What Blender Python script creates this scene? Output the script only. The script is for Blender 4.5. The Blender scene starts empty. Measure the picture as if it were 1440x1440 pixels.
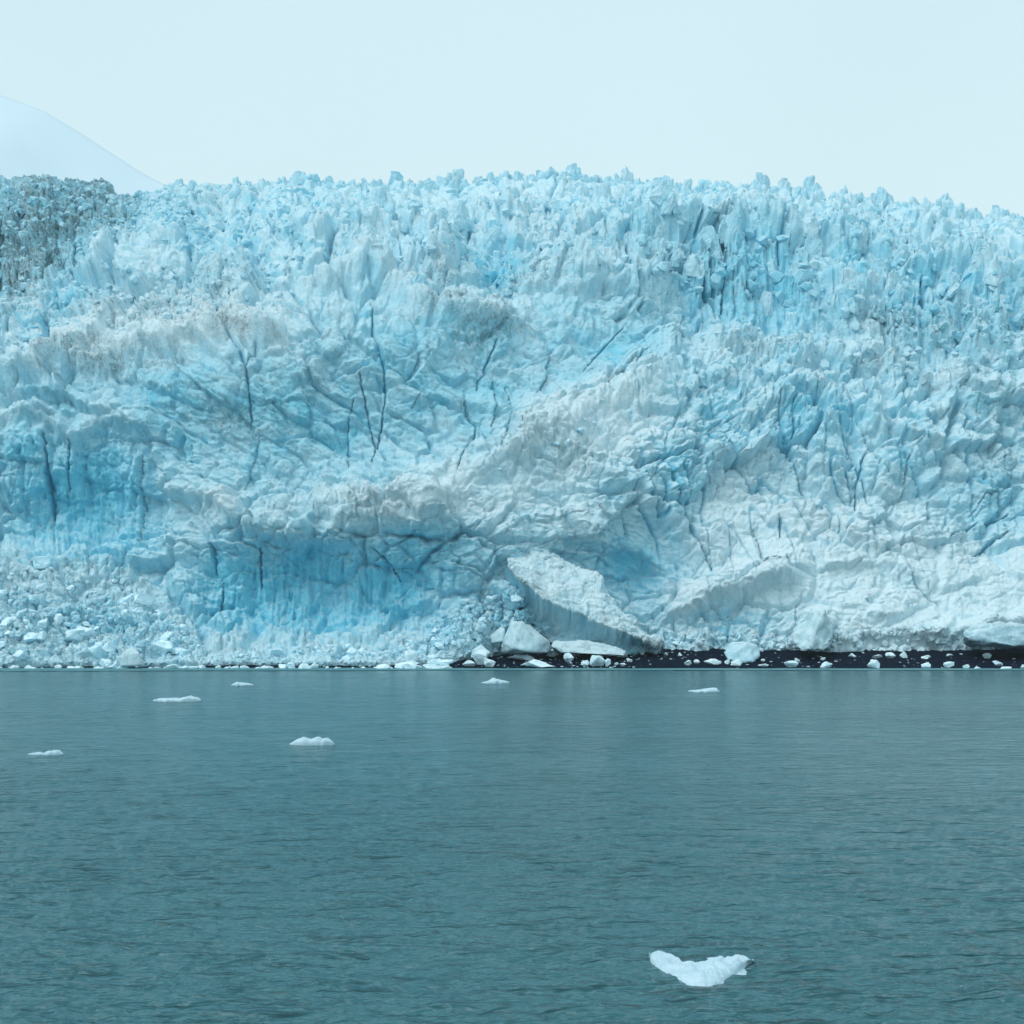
import bpy, bmesh, math, random
import numpy as np
from mathutils import Vector, Matrix, Euler, noise as mnoise

S = bpy.context.scene
COL = S.collection
# ------------------------------------------------------------------ camera
CAM_H, F, CU, HV = 10.0, 2000.0, 720.0, 875.0     # eye height (m), focal length and horizon of a 1440 px wide picture
cd = bpy.data.cameras.new('camera')
cam = bpy.data.objects.new('camera', cd); COL.objects.link(cam)
cam.location = (0, 0, CAM_H); cam.rotation_euler = (math.radians(90), 0, 0)
cd.sensor_width = 36; cd.lens = 36 * F / 1440; cd.shift_y = (HV - 720) / 1440
cd.clip_start = 0.5; cd.clip_end = 8000
S.camera = cam
# ------------------------------------------------------------------ world: overcast sky
SUN_EL, SUN_AZ = 52, -118      # degrees; azimuth from +Y (away from the camera) towards +X
W = bpy.data.worlds.new('World'); S.world = W; W.use_nodes = True
nt = W.node_tree; nt.nodes.clear()
out = nt.nodes.new('ShaderNodeOutputWorld')
sky = nt.nodes.new('ShaderNodeTexSky'); sky.sky_type = 'NISHITA'; sky.sun_disc = False
sky.sun_elevation = math.radians(SUN_EL); sky.sun_rotation = math.radians(SUN_AZ)
sky.air_density = 1.0; sky.dust_density = 4.0
b1 = nt.nodes.new('ShaderNodeBackground'); b1.inputs[1].default_value = 0.05
nt.links.new(sky.outputs[0], b1.inputs[0])
tc = nt.nodes.new('ShaderNodeTexCoord'); sp = nt.nodes.new('ShaderNodeSeparateXYZ')
nt.links.new(tc.outputs['Generated'], sp.inputs[0])
cr = nt.nodes.new('ShaderNodeValToRGB')           # cloud deck: palest low down, a little greyer overhead
cr.color_ramp.elements[0].position = 0.0; cr.color_ramp.elements[0].color = (0.72, 0.90, 0.945, 1)
cr.color_ramp.elements[1].position = 1.0; cr.color_ramp.elements[1].color = (0.60, 0.78, 0.85, 1)
e = cr.color_ramp.elements.new(0.25); e.color = (0.67, 0.86, 0.915, 1)
e = cr.color_ramp.elements.new(0.50); e.color = (0.61, 0.81, 0.88, 1)
nt.links.new(sp.outputs['Z'], cr.inputs[0])
b2 = nt.nodes.new('ShaderNodeBackground'); b2.inputs[1].default_value = 1.06
cn = nt.nodes.new('ShaderNodeTexNoise'); cn.inputs['Scale'].default_value = 1.6; cn.inputs['Detail'].default_value = 3
nt.links.new(tc.outputs['Generated'], cn.inputs['Vector'])
mr = nt.nodes.new('ShaderNodeMapRange'); mr.inputs[1].default_value = .3; mr.inputs[2].default_value = .7; mr.inputs[3].default_value = 0.95; mr.inputs[4].default_value = 1.03
nt.links.new(cn.outputs['Fac'], mr.inputs[0])
vm = nt.nodes.new('ShaderNodeVectorMath'); vm.operation = 'SCALE'; nt.links.new(cr.outputs[0], vm.inputs[0]); nt.links.new(mr.outputs[0], vm.inputs['Scale'])
nt.links.new(vm.outputs[0], b2.inputs[0])
ad = nt.nodes.new('ShaderNodeMixShader'); ad.inputs[0].default_value = 0.93
nt.links.new(b1.outputs[0], ad.inputs[1]); nt.links.new(b2.outputs[0], ad.inputs[2])
nt.links.new(ad.outputs[0], out.inputs[0])
# ------------------------------------------------------------------ sun behind the clouds
sd = bpy.data.lights.new('sun', 'SUN'); sd.energy = 1.5; sd.angle = math.radians(35); sd.color = (0.98, 1.0, 1.0)
sun = bpy.data.objects.new('sun', sd); COL.objects.link(sun)
ex, az = math.radians(SUN_EL), math.radians(SUN_AZ)
to_sun = Vector((math.sin(az) * math.cos(ex), math.cos(az) * math.cos(ex), math.sin(ex))).normalized()
sun.rotation_euler = (-to_sun).to_track_quat('-Z', 'Y').to_euler()
vs = S.view_settings; vs.view_transform = 'Standard'; vs.look = 'None'; vs.exposure = 0.0; vs.gamma = 1; vs.use_curve_mapping = False
cy = S.cycles
cy.max_bounces = 10; cy.diffuse_bounces = 5; cy.glossy_bounces = 3; cy.transmission_bounces = 3; cy.volume_bounces = 4
cy.transparent_max_bounces = 8; cy.use_denoising = True
try: cy.denoiser = 'OPENIMAGEDENOISE'
except Exception: pass
cy.use_adaptive_sampling = True; cy.adaptive_threshold = 0.015

random.seed(7)
RNG = np.random.default_rng(11)

# ================================================================== numpy noise
_perm = RNG.permutation(256)
_perm = np.concatenate([_perm, _perm, _perm])
_gr = np.stack([np.cos(np.arange(256) * 2.399963), np.sin(np.arange(256) * 2.399963)], 1)
def perlin(x, y, seed=0):
    xi = np.floor(x).astype(np.int64); yi = np.floor(y).astype(np.int64)
    xf = x - xi; yf = y - yi
    u = xf * xf * xf * (xf * (xf * 6 - 15) + 10); v = yf * yf * yf * (yf * (yf * 6 - 15) + 10)
    def g(ix, iy, fx, fy):
        h = _perm[(_perm[(ix + seed * 37) & 255] + iy + seed * 101) & 255]
        return _gr[h, 0] * fx + _gr[h, 1] * fy
    a = g(xi, yi, xf, yf); b = g(xi + 1, yi, xf - 1, yf)
    c = g(xi, yi + 1, xf, yf - 1); d = g(xi + 1, yi + 1, xf - 1, yf - 1)
    return ((a + u * (b - a)) * (1 - v) + (c + u * (d - c)) * v) * 1.4
def fbm(x, y, o=4, seed=0, gain=0.5):
    r = 0; a = 1; t = 0
    for k in range(o):
        r = r + a * perlin(x, y, seed + k); t += a; a *= gain; x = x * 2.03 + 13.1; y = y * 2.03 + 7.7
    return r / t
def billow(x, y, o=4, seed=0, gain=0.5):          # rounded lumps between sharp creases, 0..1
    r = 0; a = 1; t = 0
    for k in range(o):
        r = r + a * np.abs(perlin(x, y, seed + k)); t += a; a *= gain; x = x * 2.07 + 3.1; y = y * 2.07 + 9.7
    return r / t
def _h(ix, iy, k):
    return _perm[(_perm[(_perm[(ix + k * 17) & 255] + iy) & 255] + k * 53) & 255] / 255.0
def worley(x, y, seed=0):
    """F1, F2 and three random values of the nearest cell plus offsets to its centre"""
    xi = np.floor(x).astype(np.int64); yi = np.floor(y).astype(np.int64)
    f1 = np.full(x.shape, 9.0); f2 = f1.copy(); r0 = np.zeros(x.shape); r1 = r0.copy(); r2 = r0.copy(); dx = r0.copy(); dy = r0.copy()
    for i in (-1, 0, 1):
        for j in (-1, 0, 1):
            cx, cy_ = xi + i, yi + j
            px = cx + 0.1 + 0.8 * _h(cx, cy_, seed + 1); py = cy_ + 0.1 + 0.8 * _h(cx, cy_, seed + 2)
            ax, ay = x - px, y - py; d = np.sqrt(ax * ax + ay * ay)
            m = d < f1
            f2 = np.where(m, f1, np.minimum(f2, d)); f1 = np.where(m, d, f1)
            r0 = np.where(m, _h(cx, cy_, seed + 3), r0); r1 = np.where(m, _h(cx, cy_, seed + 4), r1); r2 = np.where(m, _h(cx, cy_, seed + 5), r2)
            dx = np.where(m, ax, dx); dy = np.where(m, ay, dy)
    return f1, f2, r0, r1, r2, dx, dy
def blocks(x, y, seed=0):                          # angular blocks: every cell its own tilted facet
    f1, f2, r0, r1, r2, dx, dy = worley(x, y, seed)
    e = np.clip((f2 - f1) * 7, 0, 1)
    return (r0 * 0.9 + (r1 - .5) * 2.2 * dx + (r2 - .5) * 2.2 * dy) * 0.8 * (0.06 + 0.94 * e) + 0.25 * e - 0.35
def pyramids(x, y, seed=0):                        # pinnacles with creases between, 0..1
    f1, f2, r0, *_ = worley(x, y, seed)
    return np.clip(1 - f1 * 1.15, 0, 1) ** 0.85 * (0.4 + 0.6 * r0)
def sst(a, b, x):
    t = np.clip((x - a) / (b - a), 0, 1); return t * t * (3 - 2 * t)
def curve(pts, x):
    p = np.array(pts, float); return np.interp(x, p[:, 0], p[:, 1])

# ================================================================== object helpers
def mesh_np(name, V, Fq, smooth=True):
    me = bpy.data.meshes.new(name)
    V = np.ascontiguousarray(V, np.float32); Fq = np.ascontiguousarray(Fq, np.int32)
    me.vertices.add(len(V)); me.vertices.foreach_set('co', V.ravel())
    n, k = Fq.shape
    me.loops.add(n * k); me.loops.foreach_set('vertex_index', Fq.ravel())
    me.polygons.add(n); me.polygons.foreach_set('loop_start', np.arange(n, dtype=np.int32) * k)
    me.polygons.foreach_set('use_smooth', np.full(n, smooth))
    me.update(calc_edges=True)
    return me
def grid_faces(nr, nc):
    i = np.arange(nr - 1)[:, None] * nc + np.arange(nc - 1)[None, :]
    return np.stack([i, i + 1, i + nc + 1, i + nc], -1).reshape(-1, 4)
def add_attr(me, name, val):
    a = me.attributes.new(name, 'FLOAT', 'POINT'); a.data.foreach_set('value', np.ascontiguousarray(val, np.float32).ravel())
def link(name, me, mat, parent=None, label=None, cat=None, group=None, kind=None):
    o = bpy.data.objects.new(name, me); COL.objects.link(o)
    if mat and me and not me.materials: me.materials.append(mat)
    if parent: o.parent = parent
    if label: o['label'] = label
    if cat: o['category'] = cat
    if group: o['group'] = group
    if kind: o['kind'] = kind
    return o
def P(u, v, Y):
    return Vector(((u - CU) / F * Y, Y, CAM_H - (v - HV) / F * Y))

# ================================================================== materials
def new_mat(name):
    m = bpy.data.materials.new(name); m.use_nodes = True
    n = m.node_tree; n.nodes.clear()
    o = n.nodes.new('ShaderNodeOutputMaterial'); b = n.nodes.new('ShaderNodeBsdfPrincipled')
    n.links.new(b.outputs[0], o.inputs[0])
    return m, n, b
class NB:
    def __init__(s, n): s.n = n
    def node(s, t, **k):
        x = s.n.nodes.new(t)
        for a, b in k.items(): setattr(x, a, b)
        return x
    def set(s, sock, v):
        if isinstance(v, bpy.types.NodeSocket): s.n.links.new(v, sock)
        else: sock.default_value = v
    def math(s, op, a, b=0.0, c=0.0, clamp=False):
        x = s.node('ShaderNodeMath', operation=op, use_clamp=clamp)
        s.set(x.inputs[0], a); s.set(x.inputs[1], b); s.set(x.inputs[2], c); return x.outputs[0]
    def mix(s, f, a, b):
        x = s.node('ShaderNodeMix', data_type='RGBA')
        s.set(x.inputs[0], f); s.set(x.inputs[6], a); s.set(x.inputs[7], b); return x.outputs[2]
    def noise(s, vec, scale, detail=4, rough=0.5, dist=0.0, ntype='FBM'):
        x = s.node('ShaderNodeTexNoise', noise_type=ntype)
        s.set(x.inputs['Vector'], vec); x.inputs['Scale'].default_value = scale
        x.inputs['Detail'].default_value = detail; x.inputs['Roughness'].default_value = rough; x.inputs['Distortion'].default_value = dist
        return x.outputs['Fac']
    def ramp(s, v, a, b, lo=0.0, hi=1.0):
        x = s.node('ShaderNodeMapRange', clamp=True); s.set(x.inputs[0], v)
        x.inputs[1].default_value = a; x.inputs[2].default_value = b; x.inputs[3].default_value = lo; x.inputs[4].default_value = hi
        return x.outputs[0]
    def mapping(s, vec, scale=(1, 1, 1), rot=(0, 0, 0)):
        x = s.node('ShaderNodeMapping'); s.set(x.inputs[0], vec)
        x.inputs['Scale'].default_value = scale; x.inputs['Rotation'].default_value = rot; return x.outputs[0]

WHITE = (0.74, 0.92, 0.98, 1); BLUE = (0.20, 0.69, 0.88, 1); DEEP = (0.05, 0.42, 0.62, 1); DIRT_SHADE = (0.115, 0.165, 0.175, 1)
def ice_material(name, mode):
    """mode: 'glacier' reads the attributes of dense blue ice, frost and silt with painted shade; 'loose' varies per piece"""
    m, n, b = new_mat(name); q = NB(n)
    tcn = q.node('ShaderNodeTexCoord'); geo = q.node('ShaderNodeNewGeometry')
    vec = geo.outputs['Position']
    n1 = q.noise(vec, 0.09, 5, 0.55, 0.6); n2 = q.noise(vec, 0.55, 6, 0.6)
    if mode == 'glacier':
        ab = q.node('ShaderNodeAttribute', attribute_name='blue').outputs['Fac']
        adp = q.node('ShaderNodeAttribute', attribute_name='deep').outputs['Fac']
        adi = q.node('ShaderNodeAttribute', attribute_name='dirt_shade').outputs['Fac']
        fb = q.math('ADD', q.math('MULTIPLY', ab, 1.0), q.math('MULTIPLY', q.math('SUBTRACT', n1, 0.5), 0.9))
        fb = q.math('ADD', fb, q.math('MULTIPLY', q.math('SUBTRACT', n2, 0.5), 0.7), clamp=True)
    else:
        rnd = q.node('ShaderNodeObjectInfo').outputs['Random']
        base = {'serac': (0.22, 0.55), 'loose': (0.10, 0.45), 'floe': (0.10, 0.22), 'white': (0.0, 0.12), 'crushed': (0.20, 0.20), 'grey': (0.12, 0.25)}[mode]
        fb = q.ramp(rnd, 0, 1, base[0], base[1])
        fb = q.math('ADD', fb, q.math('MULTIPLY', q.math('SUBTRACT', n1, 0.5), 0.5))
        fb = q.math('ADD', fb, q.math('MULTIPLY', q.math('SUBTRACT', n2, 0.5), 0.4), clamp=True)
        adp = None
    col = q.mix(fb, WHITE, BLUE)
    # frost and crushed ice lying on whatever faces up
    sz = q.node('ShaderNodeSeparateXYZ'); q.set(sz.inputs[0], geo.outputs['Normal'])
    fr = q.math('MULTIPLY', q.ramp(sz.outputs['Z'], 0.25, 0.8), q.ramp(n2, 0.35, 0.6, 0.2, 0.8 if mode != 'floe' else 0.4))
    if mode == 'glacier': fr = q.math('MULTIPLY', fr, q.node('ShaderNodeAttribute', attribute_name='frost').outputs['Fac'], clamp=True)
    col = q.mix(fr, col, (0.81, 0.94, 0.98, 1) if mode != 'floe' else (0.66, 0.76, 0.82, 1))
    if mode == 'floe': col = q.mix(0.5, col, (0.46, 0.60, 0.69, 1)); col = q.mix(q.ramp(q.noise(vec, 2.2, 5, 0.6), 0.4, 0.62, 0, 0.55), col, (0.40, 0.60, 0.70, 1))
    sv = q.mapping(vec, (1.0, 1.0, 0.6))
    n3 = q.noise(sv, 0.5, 9, 0.68, 0.8); n4 = q.noise(vec, 0.18, 3, 0.5)
    if mode == 'glacier':      # silt, with some painted shade: mostly thin specks and threads, a full cover only where there is much of it
        n5 = q.noise(q.mapping(vec, (1.0, 1.0, 0.8)), 1.6, 6, 0.65, 1.2)
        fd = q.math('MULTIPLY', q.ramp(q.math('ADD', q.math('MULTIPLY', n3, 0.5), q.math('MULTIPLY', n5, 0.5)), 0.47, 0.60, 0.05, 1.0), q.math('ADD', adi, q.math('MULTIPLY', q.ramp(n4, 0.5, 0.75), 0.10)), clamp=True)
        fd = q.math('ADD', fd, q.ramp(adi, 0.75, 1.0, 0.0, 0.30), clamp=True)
        col = q.mix(fd, col, DIRT_SHADE)
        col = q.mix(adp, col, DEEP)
    else:
        k = {'serac': 0.30, 'loose': 0.10, 'floe': 0.0, 'white': 0.12, 'crushed': 0.06, 'grey': 0.7}[mode]
        col = q.mix(q.math('MULTIPLY', q.ramp(n3, 0.48, 0.72), k), col, DIRT_SHADE)
        if mode == 'grey': col = q.mix(0.3, col, (0.28, 0.40, 0.42, 1))
    q.set(b.inputs['Base Color'], col)
    b.inputs['Roughness'].default_value = 0.6
    b.inputs['Specular IOR Level'].default_value = 0.25
    bump = q.node('ShaderNodeBump')
    hb = q.math('ADD', q.noise(vec, 0.9, 10, 0.68), q.math('MULTIPLY', q.noise(vec, 3.0, 6, 0.65, 0.0, 'RIDGED_MULTIFRACTAL'), 0.05))
    q.set(bump.inputs['Height'], hb); bump.inputs['Distance'].default_value = 0.75 if mode in ('glacier', 'serac') else 0.12
    bump.inputs['Strength'].default_value = 1.0
    q.n.links.new(bump.outputs[0], b.inputs['Normal'])
    return m
M_GL = ice_material('glacier_ice', 'glacier'); M_SE = ice_material('serac_ice', 'serac'); M_LO = ice_material('loose_ice', 'loose')
M_CR = ice_material('crushed_ice', 'crushed'); M_FL = ice_material('floe_ice', 'floe'); M_WH = ice_material('white_ice', 'white'); M_GR = ice_material('grey_ice', 'grey')

# water ------------------------------------------------------------
def water_material():
    m, n, b = new_mat('silty_sea_water'); q = NB(n)
    geo = q.node('ShaderNodeNewGeometry'); vec = geo.outputs['Position']
    big = q.noise(q.mapping(vec, (0.4, 1.0, 1.0)), 0.03, 3, 0.5, 0.5)
    col = q.mix(q.ramp(big, 0.35, 0.65), (0.038, 0.146, 0.170, 1), (0.048, 0.164, 0.189, 1))
    q.set(b.inputs['Base Color'], col)
    b.inputs['Roughness'].default_value = 0.17; b.inputs['IOR'].default_value = 1.333
    gust = q.ramp(q.noise(q.mapping(vec, (0.5, 1.0, 1.0), (0, 0, 0.2)), 0.045, 3, 0.5), 0.3, 0.7, 0.95, 1.6)
    w1 = q.noise(q.mapping(vec, (0.45, 1.0, 1.0), (0, 0, 0.12)), 3.2, 2.5, 0.5, 0.3)
    w2 = q.noise(q.mapping(vec, (0.40, 1.0, 1.0), (0, 0, -0.15)), 1.25, 1.5, 0.45, 0.5)
    w3 = q.noise(q.mapping(vec, (0.45, 1.0, 1.0), (0, 0, 0.2)), 0.42, 1.0, 0.4, 0.3)
    h = q.math('ADD', q.math('MULTIPLY', w1, 0.36), q.math('MULTIPLY', w2, 0.60))
    h = q.math('ADD', h, q.math('MULTIPLY', w3, 0.85))
    w4 = q.ramp(q.noise(q.mapping(vec, (0.32, 1.0, 1.0), (0, 0, 0.05)), 1.1, 1.5, 0.45, 0.6), 0.56, 0.74)      # sparse steeper wavelets
    w5 = q.ramp(q.noise(q.mapping(vec, (0.30, 0.9, 1.0), (0, 0, -0.1)), 0.42, 2.0, 0.5, 0.6), 0.58, 0.74)
    h = q.math('ADD', h, q.math('ADD', q.math('MULTIPLY', w4, 0.45), q.math('MULTIPLY', w5, 0.50)))
    h = q.math('MULTIPLY', h, gust)
    bump = q.node('ShaderNodeBump'); q.set(bump.inputs['Height'], h); bump.inputs['Distance'].default_value = 1.0; bump.inputs['Strength'].default_value = 1.0
    q.n.links.new(bump.outputs[0], b.inputs['Normal'])
    return m
M_WA = water_material()
def calm_material():
    m, n, b = new_mat('slushy_calm_water'); q = NB(n)
    geo = q.node('ShaderNodeNewGeometry')
    f = q.noise(q.mapping(geo.outputs['Position'], (0.15, 1, 1)), 0.6, 4, 0.6)
    q.set(b.inputs['Base Color'], q.mix(q.ramp(f, 0.4, 0.65), (0.05, 0.19, 0.22, 1), (0.09, 0.26, 0.30, 1)))
    b.inputs['Roughness'].default_value = 0.5
    return m
M_CA = calm_material()
def gravel_material():
    m, n, b = new_mat('dark_wet_gravel'); q = NB(n)
    geo = q.node('ShaderNodeNewGeometry'); vec = geo.outputs['Position']
    f = q.noise(vec, 1.2, 8, 0.7)
    q.set(b.inputs['Base Color'], q.mix(q.ramp(f, 0.35, 0.7), (0.003, 0.007, 0.018, 1), (0.012, 0.022, 0.042, 1)))
    b.inputs['Roughness'].default_value = 0.9; b.inputs['Specular IOR Level'].default_value = 0.03
    bump = q.node('ShaderNodeBump'); q.set(bump.inputs['Height'], f); bump.inputs['Distance'].default_value = 0.6
    n.links.new(bump.outputs[0], b.inputs['Normal']); return m
M_GV = gravel_material()
def mountain_material():
    m, n, b = new_mat('mountain_snow_and_haze'); q = NB(n)
    geo = q.node('ShaderNodeNewGeometry'); vec = geo.outputs['Position']
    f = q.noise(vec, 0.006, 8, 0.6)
    q.set(b.inputs['Base Color'], q.mix(q.ramp(f, 0.4, 0.6), (0.615, 0.74, 0.815, 1), (0.63, 0.755, 0.825, 1)))  # pale near-sky snow colour paints in the haze over the distance
    b.inputs['Roughness'].default_value = 0.9; return m
M_MT = mountain_material()
def plain(name, c, r=0.6):
    m, n, b = new_mat(name); q = NB(n)
    geo = q.node('ShaderNodeNewGeometry'); f = q.noise(geo.outputs['Position'], 20, 3, 0.5)
    q.set(b.inputs['Base Color'], q.mix(f, tuple(x * 0.8 for x in c) + (1,), tuple(x * 1.2 for x in c) + (1,)))
    b.inputs['Roughness'].default_value = r; return m

# ================================================================== GLACIER
CREST = [(-400, 262), (0, 256), (60, 258), (130, 262), (165, 276), (205, 282), (225, 274), (260, 269), (330, 266), (420, 262), (560, 266), (640, 265),
         (740, 260), (830, 264), (880, 262), (960, 272), (1050, 278), (1140, 282), (1220, 296), (1300, 302), (1380, 312), (1440, 320), (1800, 372)]
FOOT = [(-400, 932), (0, 931), (300, 931), (560, 931), (640, 924), (700, 917), (760, 913), (860, 916), (960, 919), (1040, 921), (1100, 921), (1200, 916), (1300, 918), (1440, 923), (1800, 926)]
DEPTH = []
def colp(u, s):
    for k in s.split():
        v, y = k.split(':'); DEPTH.append((u, float(v), float(y)))
colp(-400, '932:311 800:335 700:343 600:352 500:375 400:430 350:470 262:495')
colp(-150, '932:311 800:335 700:343 600:352 500:375 400:430 350:470 262:495')
colp(0, '932:311 860:322 790:334 760:343 600:350 500:378 430:410 370:452 258:492')
colp(100, '932:311 860:322 790:333 760:343 610:349 560:357 515:366 480:382 420:405 370:440 340:464 262:492')
colp(200, '932:311 860:324 800:336 700:346 600:350 520:358 492:372 400:405 340:440 285:505')
colp(330, '931:312 900:324 740:333 600:343 490:352 465:368 400:398 330:445 262:525')
colp(450, '931:312 890:327 765:334 740:327 690:341 560:350 440:362 400:382 330:435 262:535')
colp(600, '928:313 885:328 765:332 715:330 660:343 560:353 450:366 400:390 330:440 262:540')
colp(720, '916:327 860:329 780:333 700:338 650:346 560:362 480:374 420:390 330:445 262:540')
colp(850, '916:336 870:341 800:347 740:343 620:352 540:376 450:394 400:410 330:450 264:545')
colp(960, '916:333 850:341 700:354 560:372 500:397 470:415 380:427 300:478 273:552')
colp(1100, '918:332 830:341 750:351 600:376 500:404 470:422 380:433 310:490 282:565')
colp(1250, '914:332 800:346 700:357 600:374 500:407 400:433 340:480 298:570')
colp(1440, '921:335 800:347 740:362 600:387 500:410 400:435 350:480 320:575')
colp(1800, '925:335 800:350 740:362 600:387 500:410 420:440 400:480 372:580')
D = np.array(DEPTH)
def rbf_fit(D):
    p = D[:, :2] / 400.0; n = len(p)
    K = np.sqrt(((p[:, None] - p[None]) ** 2).sum(-1) + 0.0016)
    A = np.zeros((n + 3, n + 3)); A[:n, :n] = K + 0.002 * np.eye(n); A[:n, n] = 1; A[:n, n + 1:] = p; A[n:, :n] = A[:n, n:].T
    return p, np.linalg.solve(A, np.concatenate([D[:, 2], [0, 0, 0]]))
RP, RW = rbf_fit(D)
def depth_at(u, v):
    x, y = u / 400.0, v / 400.0; r = RW[-3] + RW[-2] * x + RW[-1] * y
    for k in range(len(RP)): r = r + RW[k] * np.sqrt((x - RP[k, 0]) ** 2 + (y - RP[k, 1]) ** 2 + 0.0016)
    return r
cu_ = np.linspace(-400, 1800, 221); cv_ = np.linspace(240, 940, 71)   # fitted coarsely, then read back bilinearly
_cg = depth_at(*np.meshgrid(cu_, cv_))
for _ in range(7):
    g_ = np.pad(_cg, 1, mode='edge'); _cg[1:-1] = ((g_[:-2] + 2 * g_[1:-1] + g_[2:]) / 4)[1:-1, 1:-1]
    g_ = np.pad(_cg, 1, mode='edge'); _cg[:, 1:-1] = ((g_[:, :-2] + 2 * g_[:, 1:-1] + g_[:, 2:]) / 4)[1:-1, 1:-1]
def bil(u, v):
    x = np.clip((u + 400) / 2200 * 220, 0, 219.999); y = np.clip((v - 240) / 700 * 70, 0, 69.999)
    i = x.astype(int); j = y.astype(int); fx = x - i; fy = y - j
    return (_cg[j, i] * (1 - fx) + _cg[j, i + 1] * fx) * (1 - fy) + (_cg[j + 1, i] * (1 - fx) + _cg[j + 1, i + 1] * fx) * fy

NC, NR = 1190, 600
uu = np.interp(np.linspace(0, 1, NC), [0, 0.055, 0.945, 1], [-330, -40, 1480, 1750])
fr = np.linspace(0, 1, NR)
U = np.repeat(uu[None], NR, 0)
ft = curve(FOOT, uu); cs = curve(CREST, uu)
# rows: a skirt below the foot, the face, and the ice plateau running back behind the crest
t = (np.arange(NR) - 6) / (NR - 6 - 34)
V = ft[None] + (cs - ft)[None] * np.clip(t, 0, 1)[:, None]
wu = U + 6 * fbm(U / 70, V / 70, 3, 3); wv = V + 6 * fbm(U / 70, V / 70, 3, 9)
Yb = bil(U, V)

def ell(lst, soft=1.0):
    r = np.zeros_like(U)
    for (cx, cy_, rx, ry, a) in lst:
        d = ((wu - cx) / rx) ** 2 + ((wv - cy_) / ry) ** 2
        r = np.maximum(r, a * np.exp(-d * 0.9 * soft))
    return r
smooth = np.clip(ell([(430, 590, 200, 100, 1), (620, 560, 170, 115, 1), (800, 490, 120, 75, 1), (560, 600, 200, 90, 1), (300, 590, 110, 80, .8),
                      (900, 770, 60, 60, .8), (1360, 700, 70, 70, .5), (1090, 440, 80, 50, .5)]) * 1.3, 0, 1)
sy = curve([(-400, 300), (200, 300), (300, 345), (400, 385), (560, 395), (700, 405), (850, 385), (960, 420), (1100, 430), (1230, 500), (1440, 490), (1800, 490)], U)
serac = sst(25, -25, wv - sy) * sst(205, 250, wu + (wv - 300) * 0.6)
dcl = sst(25, -15, (wv - curve([(0, 425), (120, 385), (210, 300)], wu))) * sst(225, 195, wu)      # the dark old ice wall upper left
flute = np.clip(ell([(110, 690, 130, 90, 1), (-150, 690, 200, 90, 1), (450, 830, 170, 60, .9), (1090, 420, 150, 60, 1), (1300, 450, 170, 45, .7), (1560, 450, 170, 60, .7)]) * 1.4 + dcl * 0.8, 0, 1)
rub = sst(-18, 18, wv - curve([(-400, 790), (0, 795), (60, 785), (180, 790), (240, 858), (290, 906), (400, 910), (560, 896), (620, 892), (680, 820), (720, 870), (1440, 908)], wu))
rub = np.clip(rub + ell([(230, 440, 150, 35, .8), (800, 620, 120, 35, .8), (560, 715, 110, 18, .8), (1060, 620, 110, 120, .5), (1250, 840, 190, 60, .35), (1050, 500, 60, 20, .8)]), 0, 1)
rest = np.clip(1 - smooth * 0.85, 0, 1)

# ledges: (polyline, width above, width below, metres proud)
disp = np.zeros_like(U)
lip = np.zeros_like(U)
def ledge(pts, wup, wdn, amp, frost=0.0):
    global disp, lip
    p = np.array(pts, float)
    yl = np.interp(wu, p[:, 0], p[:, 1]) + 5 * perlin(U / 25, U * 0 + amp, 5)
    en = sst(p[0, 0] - 25, p[0, 0] + 30, wu) * sst(p[-1, 0] + 25, p[-1, 0] - 30, wu)
    d = V - yl
    s = np.where(d < 0, np.exp(-(d / wup) ** 2), np.exp(-(d / wdn) ** 2)) * en
    disp += amp * s; lip = np.maximum(lip, frost * s * (d < wdn))
ledge([(-60, 560), (20, 550), (100, 522), (200, 508), (330, 482), (400, 478)], 34, 10, 7.5, 1)
ledge([(430, 412), (520, 398), (560, 420), (640, 452), (720, 462)], 26, 9, 5, .8)
ledge([(440, 737), (520, 727), (600, 712), (650, 680), (720, 640), (800, 592), (880, 560), (960, 512)], 58, 26, 4.6, .6)
ledge([(930, 875), (1010, 842), (1115, 812)], 26, 8, 5.5, 1)
ledge([(-40, 590), (20, 592), (60, 588), (100, 622), (150, 590), (215, 600)], 26, 8, 3.5, .6)
ledge([(215, 600), (235, 690), (300, 702), (345, 742), (420, 748)], 40, 10, 4.0, .8)
ledge([(880, 345), (1000, 348), (1100, 362), (1230, 385), (1300, 410), (1480, 405), (1700, 420)], 22, 8, 5, .3)
ledge([(1000, 487), (1100, 500), (1230, 520), (1330, 560), (1500, 575)], 20, 12, 3.5, .5)
ledge([(760, 760), (830, 752), (900, 770), (960, 830)], 30, 10, 2.5, .3)
ledge([(1180, 885), (1240, 893), (1320, 905), (1400, 880), (1480, 880)], 22, 8, 3.0, .8)
ledge([(580, 560), (680, 572), (740, 610)], 14, 10, 1.6, .0)
ledge([(400, 540), (470, 500), (560, 540), (640, 600)], 14, 10, 1.2, .0)
ledge([(800, 640), (900, 700), (990, 780)], 20, 9, 2.0, .2)
ledge([(1020, 600), (1130, 560), (1260, 620), (1350, 660)], 22, 9, 2.5, .2)
ledge([(1150, 800), (1240, 790), (1330, 830)], 16, 6, 1.6, .4)
def blob(l):
    global disp
    for (cx, cy_, rx, ry, a) in l:
        d = np.sqrt(((wu - cx) / rx) ** 2 + ((wv - cy_) / ry) ** 2)
        disp += a * np.clip(1 - d ** 2.2, 0, 1) ** 0.6 if a > 0 else a * np.exp(-d ** 2)
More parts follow.
